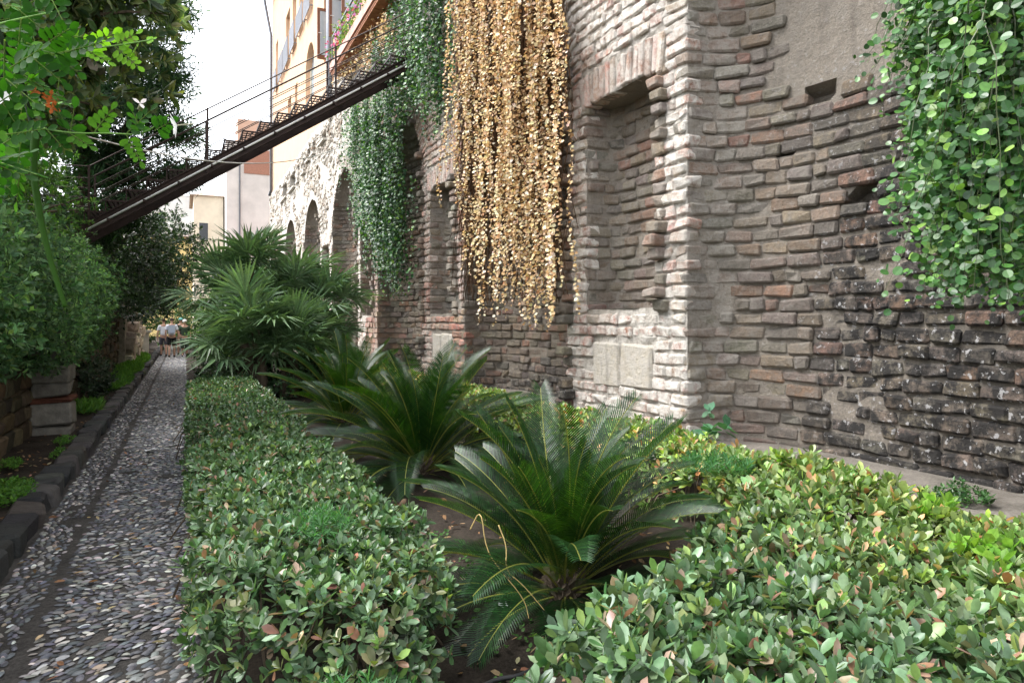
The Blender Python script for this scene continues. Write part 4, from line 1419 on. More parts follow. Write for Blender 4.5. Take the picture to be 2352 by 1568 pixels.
# ------------------------------------------------------------------ leafy masses and trees
def blob_points(blobs, n, shell=.75):
    """points and outward normals spread through ellipsoids, denser near the skin, clumped"""
    vol = np.array([b[3] * b[4] * b[5] for b in blobs]) ** .67
    k = rng.choice(len(blobs), n, p=vol / vol.sum())
    B = np.array(blobs)[k]
    d = rng.normal(size=(n, 3)); d /= np.linalg.norm(d, axis=1, keepdims=True)
    r = shell + (1 - shell) * rng.random(n) + rng.normal(0, .06, n)
    inner = rng.random(n) < .22
    r = np.where(inner, rng.random(n) ** .5 * shell, r)
    p = B[:, :3] + d * B[:, 3:] * r[:, None]
    nr = d / B[:, 3:]; nr /= np.linalg.norm(nr, axis=1, keepdims=True)
    p = B[:, :3] + (p - B[:, :3]) * np.array([1 + .22 * nz(q, 1.3, 5) + .12 * nz(q, 3.5, 2) for q in p])[:, None]
    keep = np.array([nz(q, 1.5, 3) + .5 * nz(q, 4, 1) > -.22 for q in p])
    return p[keep], nr[keep]
def tree(name, label, base, blobs, n, t, size, pal, mat, K=7, e=(25, 85), up=.5, w=None, width=1.0, cat='tree', group=None, trunk=.14, shell=.7):
    th = thing(name, label, cat, base, group)
    b0 = np.array(base)
    p, nr = blob_points(blobs, n, shell)
    nr = nr + np.array([0, 0, up]) + rng.normal(0, .25, nr.shape)
    mb = MB()
    foliage(mb, t, p - b0, nr, rng.uniform(size * .8, size * 1.2, len(p)), pal, K, e[0], e[1], .2, w, width,
            np.array([max(.5, 1 + .75 * nz(q, 1.1 if size < .1 else .6, 9) + .4 * nz(q, 3.0, 4)) for q in p])[:, None] * np.ones((1, 3)))
    tag(mb.build('crown', mat, th), kind='stuff')
    if trunk:
        tb = MB()
        cen = np.mean([b[:3] for b in blobs], 0)
        mid = np.array([b0[0] * .6 + cen[0] * .4, b0[1] * .6 + cen[1] * .4, b0[2] + (cen[2] - b0[2]) * .6])
        tb.tube([np.zeros(3) - (0, 0, .1), (mid - b0) * .5 + rng.normal(0, .05, 3), mid - b0], [trunk, trunk * .8, trunk * .65], 9)
        for b in blobs:
            c = np.array(b[:3])
            tb.tube([mid - b0, (mid + c) / 2 - b0 + rng.normal(0, .12, 3), c - b0], [trunk * .6, trunk * .4, trunk * .2], 6)
            for q in range(5):
                dd = rng.normal(size=3); dd /= np.linalg.norm(dd)
                tb.tube([c - b0, c - b0 + dd * np.array(b[3:]) * .5 + rng.normal(0, .06, 3), c - b0 + dd * np.array(b[3:]) * .92], [trunk * .22, trunk * .13, trunk * .05], 5)
        tb.build('trunk', M['bark'], th)
    return th
GREEN = [(.045, .10, .035), (.06, .13, .045), (.08, .16, .05), (.035, .075, .03), (.12, .20, .06)]
# creeper bulging over the garden wall
tree('wall_creeper', 'bulging small leaved green creeper tumbling over the garden wall', (-2.2, 8.0, 2.0),
     [(-2.2, 4.6, 2.15, 1.05, 1.3, .95), (-2.1, 6.2, 2.15, 1.05, 1.4, .95), (-2.05, 8.0, 2.1, 1.0, 1.4, .95), (-1.95, 9.6, 2.05, .95, 1.3, .95), (-1.8, 11.0, 2.0, .85, 1.1, .9), (-1.75, 12.5, 2.0, .75, 1.1, .9), (-1.6, 13.9, 2.1, .65, 1.0, .85),
      (-1.6, 10.3, 1.4, .45, 1.2, .4), (-1.65, 7.2, 1.5, .5, 1.6, .4), (-1.55, 12.4, 1.4, .4, 1.2, .4)],
     13000, DIAM, .075, [(.085, .17, .075), (.065, .14, .06), (.12, .22, .10), (.18, .30, .11), (.045, .10, .045)], M['soft'], 6, (30, 90), .25, [.28, .24, .2, .1, .18], 1.1, 'creeper', None, 0)
# dark broadleaf tree leaning over the path
tree('dark_tree', 'dark dense evergreen tree leaning low over the path behind the stair', (-2.6, 21, 0),
     [(-2.0, 20.5, 3.3, 1.9, 2.0, 1.7), (-.9, 22, 3.2, 1.35, 2.0, 1.5), (-2.9, 18.5, 3.2, 1.5, 1.6, 1.5), (-.35, 23.5, 4.0, 1.0, 1.5, 1.1), (-1.4, 25, 2.9, 1.5, 2, 1.3), (-3.5, 22, 4.0, 1.6, 2, 1.6)],
     9000, DIAM, .11, [(.022, .05, .02), (.03, .065, .024), (.045, .09, .035), (.018, .04, .018), (.08, .13, .05)], M['leaf'], 6, (30, 90), .4, [.3, .28, .18, .16, .08], 1.15)
# big leaved tree overhead
tree('broadleaf_tree', 'broadleaf tree with long glossy leaves arching over the path', (-3.4, 9.4, 1.2),
     [(-2.2, 9.5, 5.6, 1.5, 1.5, 1.3), (-1.2, 10.2, 5.5, 1.2, 1.3, 1.1), (-2.8, 9.2, 4.4, 1.4, 1.4, 1.1), (-3.4, 8.4, 5.6, 1.5, 1.5, 1.5), (-1.5, 9.8, 6.7, 1.5, 1.5, 1.2), (-1.7, 10, 4.5, .9, .9, .7), (-.75, 10.6, 6.0, .7, .9, .8)],
     2300, LEAF, .19, [(.085, .14, .06), (.13, .19, .085), (.17, .22, .10), (.26, .32, .11), (.06, .10, .055), (.22, .26, .18)], M['soft'], 9, (20, 95), .5, None, .95)
# feathery dark tree and pale green tree beyond
tree('feathery_tree', 'tall feathery dark green tree with drooping sprays beside the stair', (-2.6, 17.5, 1.2),
     [(-1.6, 17.6, 7.6, 1.3, 1.3, 1.3), (-2.0, 17.4, 6.0, 1.5, 1.4, 1.1), (-1.3, 18, 5.0, 1.1, 1.2, .8), (-2.4, 17, 8.8, 1.6, 1.5, 1.3), (-.9, 18.2, 6.5, .9, 1, .7), (-1.2, 18.0, 9.6, 1.2, 1.2, .9), (-1.5, 18, 4.0, 1.0, 1.2, .7), (-.35, 18.2, 7.5, .8, .8, .8), (-.15, 18.4, 6.1, .7, .7, .55), (-.1, 18.5, 5.2, .6, .7, .4), (-.3, 18.4, 9.0, .7, .8, .6)],
     6400, NEED, .24, [(.025, .06, .028), (.035, .08, .035), (.05, .11, .045), (.07, .15, .06)], M['soft'], 9, (50, 130), -.3, None, 1.0, shell=.5)
tree('light_green_tree', 'light green fine leaved tree behind the stair railing', (-4.2, 14.0, 1.2),
     [(-3.1, 14.4, 4.3, 1.3, 1.3, 1.1), (-4.4, 13.6, 4.4, 1.4, 1.4, 1.3), (-2.5, 15.0, 3.6, 1.0, 1.0, .8), (-5.2, 12.5, 4.6, 1.5, 1.5, 1.5)],
     5000, DIAM, .09, [(.07, .16, .035), (.10, .21, .045), (.05, .12, .03), (.13, .24, .06)], M['soft'], 7, (30, 100), .2)
tree('backdrop_tree', 'deep green tree filling the gap behind the wall creeper', (-6.5, 9.0, 1.2),
     [(-5.0, 7.8, 3.4, 1.9, 2.0, 2.2), (-5.4, 10.4, 3.4, 2.0, 2.2, 2.2), (-4.8, 12.8, 3.0, 1.6, 2.0, 1.9), (-5.6, 6.5, 5.4, 2, 2, 2.2), (-6, 9.5, 6.0, 2.4, 2.4, 2.4), (-6, 13, 5.4, 2.2, 2.2, 2.4), (-5.8, 11, 8.2, 2.2, 2.4, 2), (-5.4, 16, 4.6, 1.8, 2.2, 2.4), (-4.6, 18, 6.6, 1.6, 2, 2)],
     13000, DIAM, .13, [(.03, .07, .03), (.045, .10, .04), (.06, .13, .05), (.09, .17, .07)], M['soft'], 6, (30, 95), .3)
tree('shrubby_tree', 'green shrub growing at the far end of the niche wall', (5.0, 50, 0),
     [(4.4, 50, 3.2, 1.5, 1.5, 2.0), (3.2, 52, 2.6, 1.6, 1.6, 2.0), (6, 51, 5.0, 1.3, 1.3, 1.6)], 2600, DIAM, .22, [(.09, .17, .06), (.13, .22, .08), (.18, .15, .10), (.07, .13, .05)], M['soft'], 6, (30, 95), .3, cat='shrub')
tree('lane_tree', 'round green tree at the end of the lane before the yellow house', (-3.5, 36, 0),
     [(-3.6, 36, 3.6, 2.2, 2.4, 2.4), (-1.9, 38, 3.0, 1.5, 1.7, 1.2), (-5.5, 34, 4.5, 2, 2, 2)], 4200, DIAM, .18, GREEN, M['soft'], 6, (30, 95), .3)
tree('path_shrub', 'dark rounded shrub on the verge beyond the pillar', (-1.62, 15.2, .1),
     [(-1.62, 15.2, .55, .42, .7, .45), (-1.7, 16.2, .5, .35, .6, .4)], 1100, DIAM, .07, [(.03, .06, .028), (.045, .085, .035), (.025, .045, .022)], M['leaf'], 6, (30, 90), .4, cat='shrub', trunk=.03)
tree('palm_side_shrub', 'yellow green shrub beside the path past the fan palms', (.75, 19.5, 0),
     [(.9, 18.5, 1.0, .7, 1.4, 1.0), (.95, 21, 1.1, .7, 1.6, 1.1), (1.3, 24, 1.4, .9, 2, 1.4), (1.2, 28, 1.5, 1.0, 3, 1.5), (1.6, 33, 1.6, 1.2, 3, 1.6)], 4200, DIAM, .10, GREEN, M['soft'], 6, (30, 90), .4, cat='shrub', trunk=.03)

tree('far_garden_tree', 'tall deep green tree closing the garden behind the stair landing', (-6, 25, 0),
     [(-4.6, 26, 4.2, 2.4, 2.4, 2.6), (-3.3, 20, 5.2, 1.3, 1.4, 1.5), (-4.6, 18.5, 5.0, 1.5, 1.4, 1.8), (-7.5, 23, 4.6, 2.6, 2.6, 3.0), (-10, 19, 4.6, 2.8, 3, 3.4), (-4.4, 25, 7.6, 2.2, 2.4, 2.2), (-7, 22.5, 8.4, 2.6, 2.6, 2.4), (-9, 21, 8.0, 2.8, 2.8, 2.6), (-11.5, 15.5, 5, 2.8, 3, 4)],
     9000, DIAM, .17, [(.04, .09, .035), (.06, .13, .05), (.08, .16, .06), (.03, .065, .03)], M['soft'], 6, (30, 95), .3)

tree('lane_shrub', 'dark shrubbery closing the lane behind the walkers', (1.0, 42, 0),
     [(-2.6, 41, 1.6, 1.6, 1.2, 1.9), (0, 42.5, 1.5, 1.8, 1.3, 2.0), (2.4, 42, 1.9, 1.8, 1.3, 2.3), (-5, 42, 2.2, 2, 1.4, 2.4)], 4200, DIAM, .16, [(.03, .06, .028), (.045, .09, .04), (.07, .12, .05)], M['soft'], 6, (30, 95), .3, cat='shrub', trunk=.05)
tree('palm_foot_shrub', 'low dark ground shrub around the stems of the fan palms', (1.4, 15.3, 0),
     [(1.0, 15.2, .35, .75, .8, .45), (1.9, 14.8, .4, .8, .8, .5), (2.9, 15.2, .45, .8, .9, .5), (.9, 16.6, .4, .6, 1.0, .5), (2.4, 16.4, .4, 1.0, .9, .5)], 2600, DIAM, .09, [(.03, .07, .028), (.05, .10, .04), (.07, .13, .05)], M['leaf'], 6, (30, 95), .4, cat='shrub', trunk=.02)
# ------------------------------------------------------------------ jasmine spray hanging close by
JD = 1.15
def jp(x, y, d=JD): return at_depth(x, y, d)
jas = thing('jasmine', 'bright green jasmine spray with white flowers and a long green pod hanging over the path', 'jasmine', tuple(jp(40, 150)))
jo = Vector(jas.location)
M['jas'] = leaf_mat('jasmine_leaf', .45, .55, .08, (1.3, 1.4, .4))
JC = [(.03, .12, .010), (.05, .165, .014), (.018, .072, .008), (.08, .22, .02)]
M['stemgreen'] = plain('green_stem', (1, 1, 1), .6, .2, 60, .1, 200, attrib=True, spec=.1)
def compound(a, b, npair, ll, col=None):
    a, b = Vector(a), Vector(b)
    d = (b - a); L_ = d.length; d.normalize()
    view = (Vector((0, 0, EYE)) - a).normalized()
    nrm = (view * .7 + Vector((random.gauss(0, .35), random.gauss(0, .35), .5 + random.gauss(0, .3))))
    nrm = (nrm - d * nrm.dot(d)).normalized()
    side = d.cross(nrm)
    mb = MB()
    mb.tube([a - jo, (a + b) / 2 - jo, b - jo], [.0013, .001, .0006], 4, (.14, .22, .05), False)
    Mx, Lc, S = [], [], []
    for k in range(npair + 1):
        u = .18 + .82 * k / npair
        for s in ((-1, 1) if k < npair else (0,)):
            dr = (side * s + d * (.35 + .45 * u)).normalized() if s else d
            nn = (nrm + side * (-.25 * s) + Vector((random.gauss(0, .15), random.gauss(0, .15), random.gauss(0, .15))))
            nn = (nn - dr * nn.dot(dr)).normalized()
            Mx.append(np.array([tuple(dr.cross(nn)), tuple(dr), tuple(nn)]).T)
            Lc.append(tuple(a + d * (L_ * u) - jo)); S.append(ll * (1.1 - .45 * u) * random.uniform(.9, 1.1) * (1.35 if s == 0 else 1))
    S = np.array(S)
    c = np.array(col if col else random.choice(JC))[None] * rng.uniform(.85, 1.15, (len(S), 1))
    S = S * .70
    mb.inst(LEAFH, xf(LEAFH.v, np.array(Mx), np.array(Lc), np.stack([S * 1.25, S, S], 1)), c)
    mb.build('leaf', M['jas'], jas, True)
def jstem(pts, r0, r1, name='stem', col=(.012, .025, .008)):
    P_ = smooth_line([jp(*p) - jo for p in pts])
    MB().tube(P_, list(np.linspace(r0, r1, len(P_))), 8, col).build(name, M['stemgreen'], jas, True)
jstem([(-30, 20, 1.1), (11, 103, 1.1), (46, 176), (60, 229), (73, 286), (84, 308)], .0048, .0036)
jstem([(82, 304), (75, 384), (91, 494), (113, 590), (150, 705)], .0068, .0034, 'pod', (.018, .055, .004))
jstem([(46, 140), (128, 126), (194, 113), (262, 106), (348, 92)], .002, .001, col=(.12, .24, .05))
jstem([(73, 290), (161, 307), (256, 306), (329, 311), (388, 264)], .0018, .0009, col=(.12, .24, .05))
jstem([(-20, 60, 1.05), (60, 40, 1.1), (140, 25)], .002, .001, col=(.12, .24, .05))
jstem([(60, 60), (50, 95), (40, 135)], .0015, .001, col=(.12, .24, .05))
BR = (.17, .38, .03)
for a, b, n_, ll, col in (((194, 113), (258, 78), 4, .030, BR), ((194, 113), (246, 142), 4, .026, BR), ((262, 106), (312, 78), 4, .026, BR), ((262, 106), (316, 152), 5, .026, BR),
                          ((128, 124), (170, 88), 3, .03, BR), ((128, 126), (178, 166), 4, .03, None), ((335, 95), (350, 90), 3, .014, BR), ((320, 97), (305, 122), 3, .014, BR),
                          ((161, 307), (135, 258), 3, .030, None), ((161, 307), (170, 250), 2, .033, None), ((215, 306), (255, 253), 4, .030, None), ((290, 308), (345, 255), 4, .030, None), ((290, 309), (322, 370), 5, .026, None),
                          ((329, 311), (305, 258), 3, .03, None), ((355, 300), (388, 282), 3, .03, None), ((161, 307), (205, 335), 4, .028, None), ((110, 300), (150, 345), 4, .03, None),
                          ((50, 170), (142, 232), 5, .034, None), ((55, 200), (100, 150), 4, .034, None)):
    compound(jp(*a), jp(*b), n_, ll, col)
for i in range(70):
    d = random.uniform(.95, 1.5)
    x, y = random.uniform(-40, 150) * (1 if i % 3 else .5), random.uniform(-30, 150)
    if i > 30: x, y = random.uniform(-40, 60), random.uniform(120, 400)
    a = random.uniform(-.6, 1.7)
    l_ = random.uniform(65, 105)
    compound(jp(x, y, d), jp(x + l_ * math.cos(a), y + l_ * math.sin(a), d + random.uniform(-.03, .03)), random.choice((3, 4, 5)), random.uniform(.028, .036), None if i % 3 == 0 else JC[2])
M['petal'] = leaf_mat('white_petal', .3, .6, .2, (1, 1, 1))
def flower(x, y, r, col, n_=5, name='flower', droop=0, d=JD):
    c = jp(x, y, d) - jo
    mb = MB()
    view = -(c + jo - Vector((0, 0, EYE))).normalized()
    ax = (view + Vector((random.gauss(0, .4), random.gauss(0, .4), random.gauss(0, .4) - droop))).normalized()
    s_ = ax.cross(Vector((0, 0, 1))).normalized(); u_ = s_.cross(ax)
    for k in range(n_):
        a = 2 * math.pi * k / n_ + .3
        dr = (s_ * math.cos(a) + u_ * math.sin(a) + ax * .35).normalized()
        nn = (ax - dr * ax.dot(dr)).normalized()
        Mx = np.array([tuple(dr.cross(nn)), tuple(dr), tuple(nn)]).T[None]
        mb.inst(LEAF, xf(LEAF.v, Mx, np.array([tuple(c)]), np.array([r])), np.array([col]))
    mb.tube([c, c - ax * r * 1.1], .0012, 4, (.5, .5, .35), False)
    mb.build(name, M['petal'], jas)
flower(407, 288, .024, (.85, .85, .82)); flower(14, 222, .022, (.85, .85, .82)); flower(322, 238, .014, (.8, .72, .70), 3)
for x, y in ((115, 222), (120, 248), (112, 232), (70, 145), (78, 210)): flower(x, y, .013, (.62, .16, .04), 4, 'wilted_flower')

# ------------------------------------------------------------------ small planting, weeds, litter
def patch(name, label, cat, spots, n, t, size, pal, mat, K=5, e=(40, 95), width=1.1, kind=None):
    th = thing(name, label, cat, (spots[0][0], spots[0][1], spots[0][2]))
    o0 = np.array(th.location)
    mb = MB()
    for (x, y, z, rx, ry, h) in spots:
        m = max(4, int(n * rx * ry))
        r_ = np.sqrt(rng.random(m)); a = rng.uniform(0, 6.28, m)
        p = np.stack([x + rx * r_ * np.cos(a), y + ry * r_ * np.sin(a), z + h * rng.random(m) * (1 - .6 * r_)], 1)
        foliage(mb, t, p - o0, rng.normal(0, .35, (m, 3)) + (0, 0, 1), rng.uniform(size * .7, size * 1.2, m), pal, K, e[0], e[1], .15, None, width)
    o = mb.build('foliage', mat, th)
    tag(o, kind='stuff')
    return th
WG = [(.10, .24, .04), (.14, .30, .05), (.08, .19, .04)]
patch('weed_patch', 'bright green weeds spreading on the verge next to the rough kerb', 'weeds', [(-1.42, 7.25, .12, .24, .55, .1)], 3200, DIAM, .045, WG, M['soft'])
patch('weed_patch', 'few small weeds at the foot of the garden wall before the pillar', 'weeds', [(-1.62, 8.6, .14, .12, .3, .08), (-1.35, 10.2, .12, .1, .35, .06), (-1.28, 9.2, .12, .06, .3, .07)], 2600, DIAM, .035, WG, M['soft'])
patch('grass_patch', 'bright green grass growing along the verge beyond the pillar', 'grass', [(-1.45, 13.6, .12, .2, .7, .1), (-1.45, 19, .12, .3, 2.2, .15), (-1.45, 23.5, .12, .32, 2.6, .22), (-1.45, 28.5, .12, .3, 2.8, .3)], 1100, NEED, .13, WG, M['soft'], 7, (5, 60), 1.3)
patch('clover', 'low clover leaves spreading over the soil under the cycads', 'clover', [(1.55, 4.3, .05, .32, .7, .07), (1.45, 3.3, .05, .25, .35, .04), (1.85, 2.85, .07, .4, .25, .03), (1.3, 2.5, .05, .2, .3, .03), (2.6, 4.6, .12, .5, .7, .06)], 420, ROUND, .03, [(.06, .15, .035), (.09, .2, .05)], M['soft'], 3, (60, 90))
patch('nettle_plant', 'blue green large leaved weed standing above the hedge at the curved niche', 'weed', [(4.0, 4.45, .30, .12, .35, .62), (3.9, 4.9, .35, .12, .2, .45)], 420, LEAF, .11, [(.07, .17, .09), (.09, .20, .11)], M['soft'], 5, (60, 100), 1.6)
patch('wall_foot_weed', 'small dark green weed at the foot of the curved niche', 'weed', [(5.25, 3.15, .30, .16, .2, .14)], 2600, DIAM, .05, [(.04, .10, .03), (.06, .14, .04)], M['leaf'])
FERN = [(.05, .15, .05), (.07, .19, .06)]
patch('asparagus_fern', 'feathery asparagus fern growing out of the path hedge top', 'fern', [(.62, 3.55, .58, .16, .2, .1)], 2600, NEED, .06, FERN, M['soft'], 8, (30, 100))
patch('asparagus_fern', 'feathery asparagus fern at the foot of the path hedge by the soil', 'fern', [(.55, 2.45, .16, .26, .22, .22), (.8, 2.2, .1, .2, .15, .15)], 3000, NEED, .07, FERN, M['soft'], 8, (30, 100))
patch('asparagus_fern', 'feathery asparagus fern in the broad corner hedge', 'fern', [(3.0, 3.3, .72, .2, .22, .08)], 2400, NEED, .06, FERN, M['soft'], 8, (30, 100))
patch('young_shoots', 'fresh yellow green shoots standing above the broad corner hedge', 'shoots', [(3.5, 2.25, .60, .10, .12, .16), (3.55, 2.95, .60, .06, .06, .18), (3.55, 3.3, .58, .06, .06, .16), (3.2, 1.75, .58, .2, .2, .1)], 900, LEAF, .075, [(.20, .36, .05), (.15, .30, .05)], M['soft'], 5, (15, 60), 1.3)
# fallen leaves: nobody could count them
n = 900
fx = np.concatenate([rng.uniform(PX0, PX1, 160), rng.uniform(-1.75, -1.2, 260), rng.uniform(1.1, 3.1, 480)])
fy = np.concatenate([2.2 + rng.exponential(5, 160), 3.5 + rng.exponential(5, 260), 1.9 + rng.exponential(1.8, 480)])
fz = np.array([.022 if x < .2 and x > -1.1 else (.13 if x < 0 else ground_z(x) + .03) for x in fx])
mb = MB()
Mx = euler_mats(rng.normal(0, .35, n), rng.normal(0, .35, n), rng.uniform(0, 6.28, n))
mb.inst(LEAF, xf(LEAF.v, Mx, np.stack([fx, fy, fz], 1), rng.uniform(.03, .07, n)), pick([(.24, .13, .07), (.36, .24, .14), (.16, .09, .05), (.42, .34, .2)], n, .2))
tag(mb.build('fallen_leaves', M['dry']), 'dry brown leaves scattered on path, verge and soil', 'leaves', kind='stuff')
# scraps of paper
M['paper'] = plain('paper', (.75, .76, .78), .8, .08, 20, .3)
def scrap(label, x, y, z, s):
    g_ = np.array([[(a * s, b * s * .7, .012 + s * .22 * random.random()) for a in (-.5, -.15, .2, .5)] for b in (-.5, 0, .5)])
    o = MB().grid(g_).build('paper_scrap', M['paper']); o.location = (x, y, z); o.rotation_euler = (0, 0, random.uniform(0, 3))
    tag(o, label, 'litter')
p = at_depth(345, 1035, 1.63 * 1568 / 300); scrap('white paper scrap lying on the cobbled path', p.x, p.y, .015, .12)
p = at_depth(1155, 1392, 1.56 * 1568 / 657); scrap('crumpled white paper scrap on the soil under the drooping cycad', p.x, p.y, .085, .07)
hp = [(1.02, 2.6, .06), (1.2, 2.75, .07), (1.38, 2.7, .075), (1.6, 2.85, .08), (1.75, 3.2, .09), (1.8, 3.6, .1)]
M['rubber'] = plain('black_rubber', (.012, .012, .013), .5, .1, 5, 0)
tag(MB().tube(smooth_line(hp), .011, 7).build('drip_hose', M['rubber'], None, True), 'black irrigation hose lying on the bare soil by the cycad', 'hose')
# dry bent stalks hanging from the front cycad
for i, pts_ in enumerate((((1080, 1215), (1105, 1165), (1115, 1260), (1150, 1310), (1205, 1375), (1215, 1420)), ((1145, 1205), (1165, 1255), (1160, 1310), (1200, 1340), (1250, 1400)))):
    P_ = smooth_line([at_depth(x, y, 3.35 - .03 * k) for k, (x, y) in enumerate(pts_)])
    tag(MB().tube(P_, list(np.linspace(.0036, .0018, len(P_))), 5, (.55, .42, .18)).build('dry_stalk', M['dry'], None, True),
        ('pale dry stalk bent over in front of the cycad at the soil patch', 'second pale dry stalk leaning beside the bent one at the cycad')[i], 'stalk')

# terrace flowers
tf = thing('terrace_flowers', 'pink and red flowers growing along the terrace railing', 'flowers', (WX - .4, 20.3, 10.37))
mb = MB(); n = 420
q = np.stack([rng.normal(0, .18, n), rng.uniform(-3.4, 3.3, n), np.abs(rng.normal(.25, .28, n))], 1)
foliage(mb, DIAM, q, rng.normal(0, .4, (n, 3)) + (-.4, -.2, .6), rng.uniform(.07, .13, n), [(.12, .22, .05), (.2, .3, .07), (.08, .16, .05)], 6, 30, 95)
tag(mb.build('foliage', M['soft'], tf), kind='stuff')
mb = MB(); n = 110
q = np.stack([rng.normal(-.12, .18, n), rng.uniform(-3.4, 3.3, n), np.abs(rng.normal(.3, .28, n))], 1)
foliage(mb, ROUND, q, rng.normal(0, .4, (n, 3)) + (-.6, -.3, .4), rng.uniform(.05, .08, n), [(.6, .04, .08), (.7, .2, .4), (.65, .3, .6)], 5, 50, 90)
tag(mb.build('blossom', M['petal'], tf), kind='stuff')

# ------------------------------------------------------------------ walkers
def skin_mesh(name, verts, edges, radii, mat, root=0, sub=2, col=(.5, .3, .2)):
    me = bpy.data.meshes.new(name)
    me.from_pydata(verts, edges, [])
    o = bpy.data.objects.new(name, me); COL.objects.link(o)
    sk_ = o.modifiers.new('skin', 'SKIN'); sk_.use_smooth_shade = True
    for i, r_ in enumerate(radii):
        v = me.skin_vertices[0].data[i]
        v.radius = r_ if isinstance(r_, tuple) else (r_, r_)
        v.use_root = (i == root)
    sb = o.modifiers.new('sub', 'SUBSURF'); sb.levels = sub; sb.render_levels = sub
    dg = bpy.context.evaluated_depsgraph_get()
    m2 = bpy.data.meshes.new_from_object(o.evaluated_get(dg))
    bpy.data.objects.remove(o)
    m2.name = name
    m2.materials.clear(); m2.materials.append(mat)
    return m2
def cloth(name, col): return plain(name, col, .9, .1, 12, .1)
SKIN = plain('skin', (.52, .31, .22), .55, .08, 8, 0)
def chain(V, E, Rr, start, pts):
    prev = start
    for p, r_ in pts:
        V.append(p); Rr.append(r_); E.append((prev, len(V) - 1)); prev = len(V) - 1
    return prev
def person(label, loc, face, shirt, lower, long_skirt=False, cap=None, hair=(.05, .035, .025), bag=None, stride=.16, height=1.74):
    th = thing('person', label, 'person', loc, 'walkers on the path')
    th.rotation_euler = (0, 0, face)             # figure looks along its own +Y
    s = height / 1.74
    V, E, Rr = [(0, 0, .94)], [], [(.125, .10)]
    ch = chain(V, E, Rr, 0, [((0, 0, 1.10), (.125, .09)), ((0, .01, 1.28), (.15, .10)), ((0, 0, 1.42), (.13, .085)), ((0, .0, 1.49), .052), ((0, .015, 1.55), .052), ((0, .025, 1.61), (.072, .085)), ((0, .02, 1.68), (.074, .09)), ((0, .015, 1.725), (.045, .055))])
    chest = 2 + 1
    hands = []
    for sx in (-1, 1):
        w = chain(V, E, Rr, chest, [((sx * .17, 0, 1.41), .052), ((sx * .215, -.01, 1.25), .045), ((sx * .24, -.02, 1.12), .038), ((sx * .25, .02 * sx + .03, .98), .032), ((sx * .252, .05 + .02 * sx, .88), .026), ((sx * .252, .06 + .02 * sx, .82), (.017, .036))])
        hx, hy = sx * .252, .06 + .02 * sx
        for k, (oy, ln) in enumerate(((-.03, .07), (-.01, .085), (.01, .08), (.03, .065))):
            chain(V, E, Rr, w, [((hx, hy + oy, .775), .009), ((hx - sx * .008, hy + oy, .775 - ln * .55), .008), ((hx - sx * .02, hy + oy, .775 - ln), .006)])
        chain(V, E, Rr, w, [((hx - sx * .012, hy + .045, .80), .010), ((hx - sx * .022, hy + .06, .765), .008)])
        st = stride * sx
        chain(V, E, Rr, 0, [((sx * .09, 0, .86), .088), ((sx * .095, st * .45 + .03, .50), .058), ((sx * .095, st * .7 - .02, .33), .052), ((sx * .095, st - .05, .09), .036), ((sx * .1, st + .05, .04), (.036, .03)), ((sx * .1, st + .13, .03), (.03, .022))])
    sc_ = lambda pts: [(a * s, b * s, c * s) for a, b, c in pts]
    link('body', skin_mesh('body', sc_(V), E, Rr, SKIN), th)
    # shirt with sleeves
    V, E, Rr = [(0, 0, .93)], [], [(.16, .125)]
    chain(V, E, Rr, 0, [((0, 0, 1.10), (.155, .12)), ((0, .01, 1.28), (.172, .125)), ((0, 0, 1.42), (.15, .10)), ((0, 0, 1.47), (.07, .065))])
    for sx in (-1, 1): chain(V, E, Rr, 3, [((sx * .175, 0, 1.405), .068), ((sx * .215, -.01, 1.26), .066), ((sx * .228, -.013, 1.20), .064)])
    link('shirt', skin_mesh('shirt', sc_(V), E, Rr, cloth('shirt_cloth', shirt)), th)
    V, E, Rr = [(0, 0, .96)], [], [(.148, .118)]
    for sx in (-1, 1):
        st = stride * sx
        chain(V, E, Rr, 0, [((sx * .09, .0, .84), .108), ((sx * .098, st * .3 + .02, .62 if not long_skirt else .5), .092), ((sx * .1, st * .42 + .025, .52 if not long_skirt else .35), .09)])
    link('shorts' if not long_skirt else 'trousers', skin_mesh('lower', sc_(V), E, Rr, cloth('lower_cloth', lower)), th)
    for sx in (-1, 1):
        st = stride * sx
        V, E, Rr = [(sx * .098, st - .06, .09)], [], [.044]
        chain(V, E, Rr, 0, [((sx * .1, st - .04, .045), (.044, .04)), ((sx * .1, st + .06, .04), (.044, .036)), ((sx * .1, st + .14, .032), (.036, .026))])
        link('shoe', skin_mesh('shoe', sc_(V), E, Rr, cloth('shoe_leather', (.02, .02, .022))), th)
    hm = MB()
    r0 = [(0, 1.0), (.35, .96), (.65, .8), (.88, .5), (1, .05)]
    def dome(cx, cy, cz, rx, ry, rz, col, low=-.35):
        P_ = np.array([[(cx + rx * math.sqrt(max(0, 1 - h * h)) * math.cos(a), cy + ry * math.sqrt(max(0, 1 - h * h)) * math.sin(a), cz + rz * h) for a in np.linspace(0, 2 * math.pi, 17)[:-1]] for h in (low, -.1, .2, .5, .75, .92, .999)])
        hm.grid(P_ * s, closed=True)
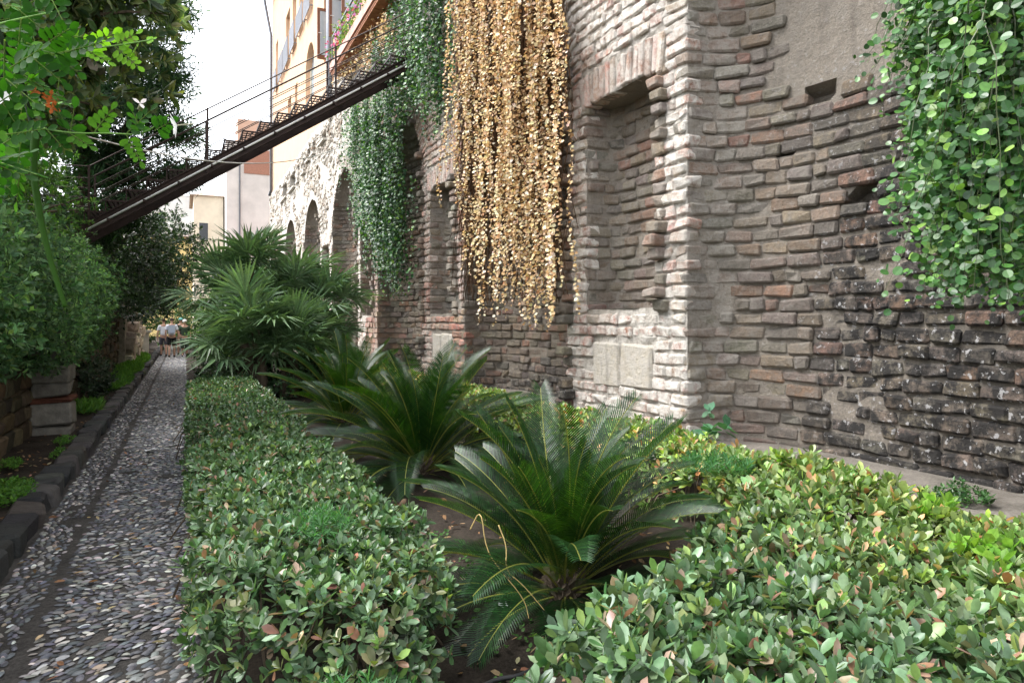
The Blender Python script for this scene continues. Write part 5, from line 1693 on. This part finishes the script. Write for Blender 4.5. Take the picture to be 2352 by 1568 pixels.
    dome(0, -.005, 1.665, .088, .102, .092, hair)
    link('hair', hm.mesh('hair', cloth('hair', hair), True), th)
    # face: eyes, nose, mouth, ears
    fc = MB()
    for sx in (-1, 1):
        fc.box((sx * .032 - .011, .098, 1.632), (sx * .032 + .011, .108, 1.643))
    fc.box((-.02, .100, 1.572), (.02, .107, 1.579))
    link('eyes_and_mouth', fc.mesh('face_features', cloth('dark_features', (.08, .03, .03))), th)
    fc = MB(); fc.add([(-.014, .10, 1.60), (.014, .10, 1.60), (0, .13, 1.604), (0, .102, 1.645)], [(0, 1, 2), (1, 3, 2), (3, 0, 2)])
    for sx in (-1, 1): fc.box((sx * .078 - .008, -.005, 1.60), (sx * .078 + .008, .02, 1.655))
    link('nose_and_ears', fc.mesh('nose_and_ears', SKIN), th)
    if cap:
        hm = MB(); dome(0, .0, 1.675, .098, .112, .098, cap, -.05)
        hm.add([(x * s, y * s, z * s) for x, y, z in ((-.085, .07, 1.68), (.085, .07, 1.68), (.07, .19, 1.665), (-.07, .19, 1.665))], [(0, 1, 2, 3)])
        link('cap', hm.mesh('cap', cloth('cap_cloth', cap), True), th)
    if bag:
        b = MB(); b.box((-.13 * s, -.27 * s, 1.08 * s), (.13 * s, -.125 * s, 1.43 * s))
        link('backpack', b.mesh('backpack', cloth('backpack_cloth', bag)), th)
    return th
person('person in white t-shirt and black shorts walking away with a pale backpack', (-.47, 34.0, 0.0), 0, (.78, .80, .86), (.012, .012, .014), bag=(.55, .62, .75))
person('person in white t-shirt with dark hair walking beside the black shorts', (-.82, 35.2, 0.0), .1, (.75, .76, .80), (.10, .10, .12), stride=-.14, height=1.70)
person('person in dark green clothes and white cap facing back along the path', (.05, 34.6, 0.0), math.pi, (.05, .085, .05), (.05, .08, .05), True, cap=(.8, .8, .78), stride=.1, height=1.66)
person('person in teal cap and black top behind the green clothed walker', (-.12, 36.2, 0.0), .05, (.03, .03, .04), (.3, .25, .2), cap=(.15, .42, .38), stride=-.12, height=1.74)
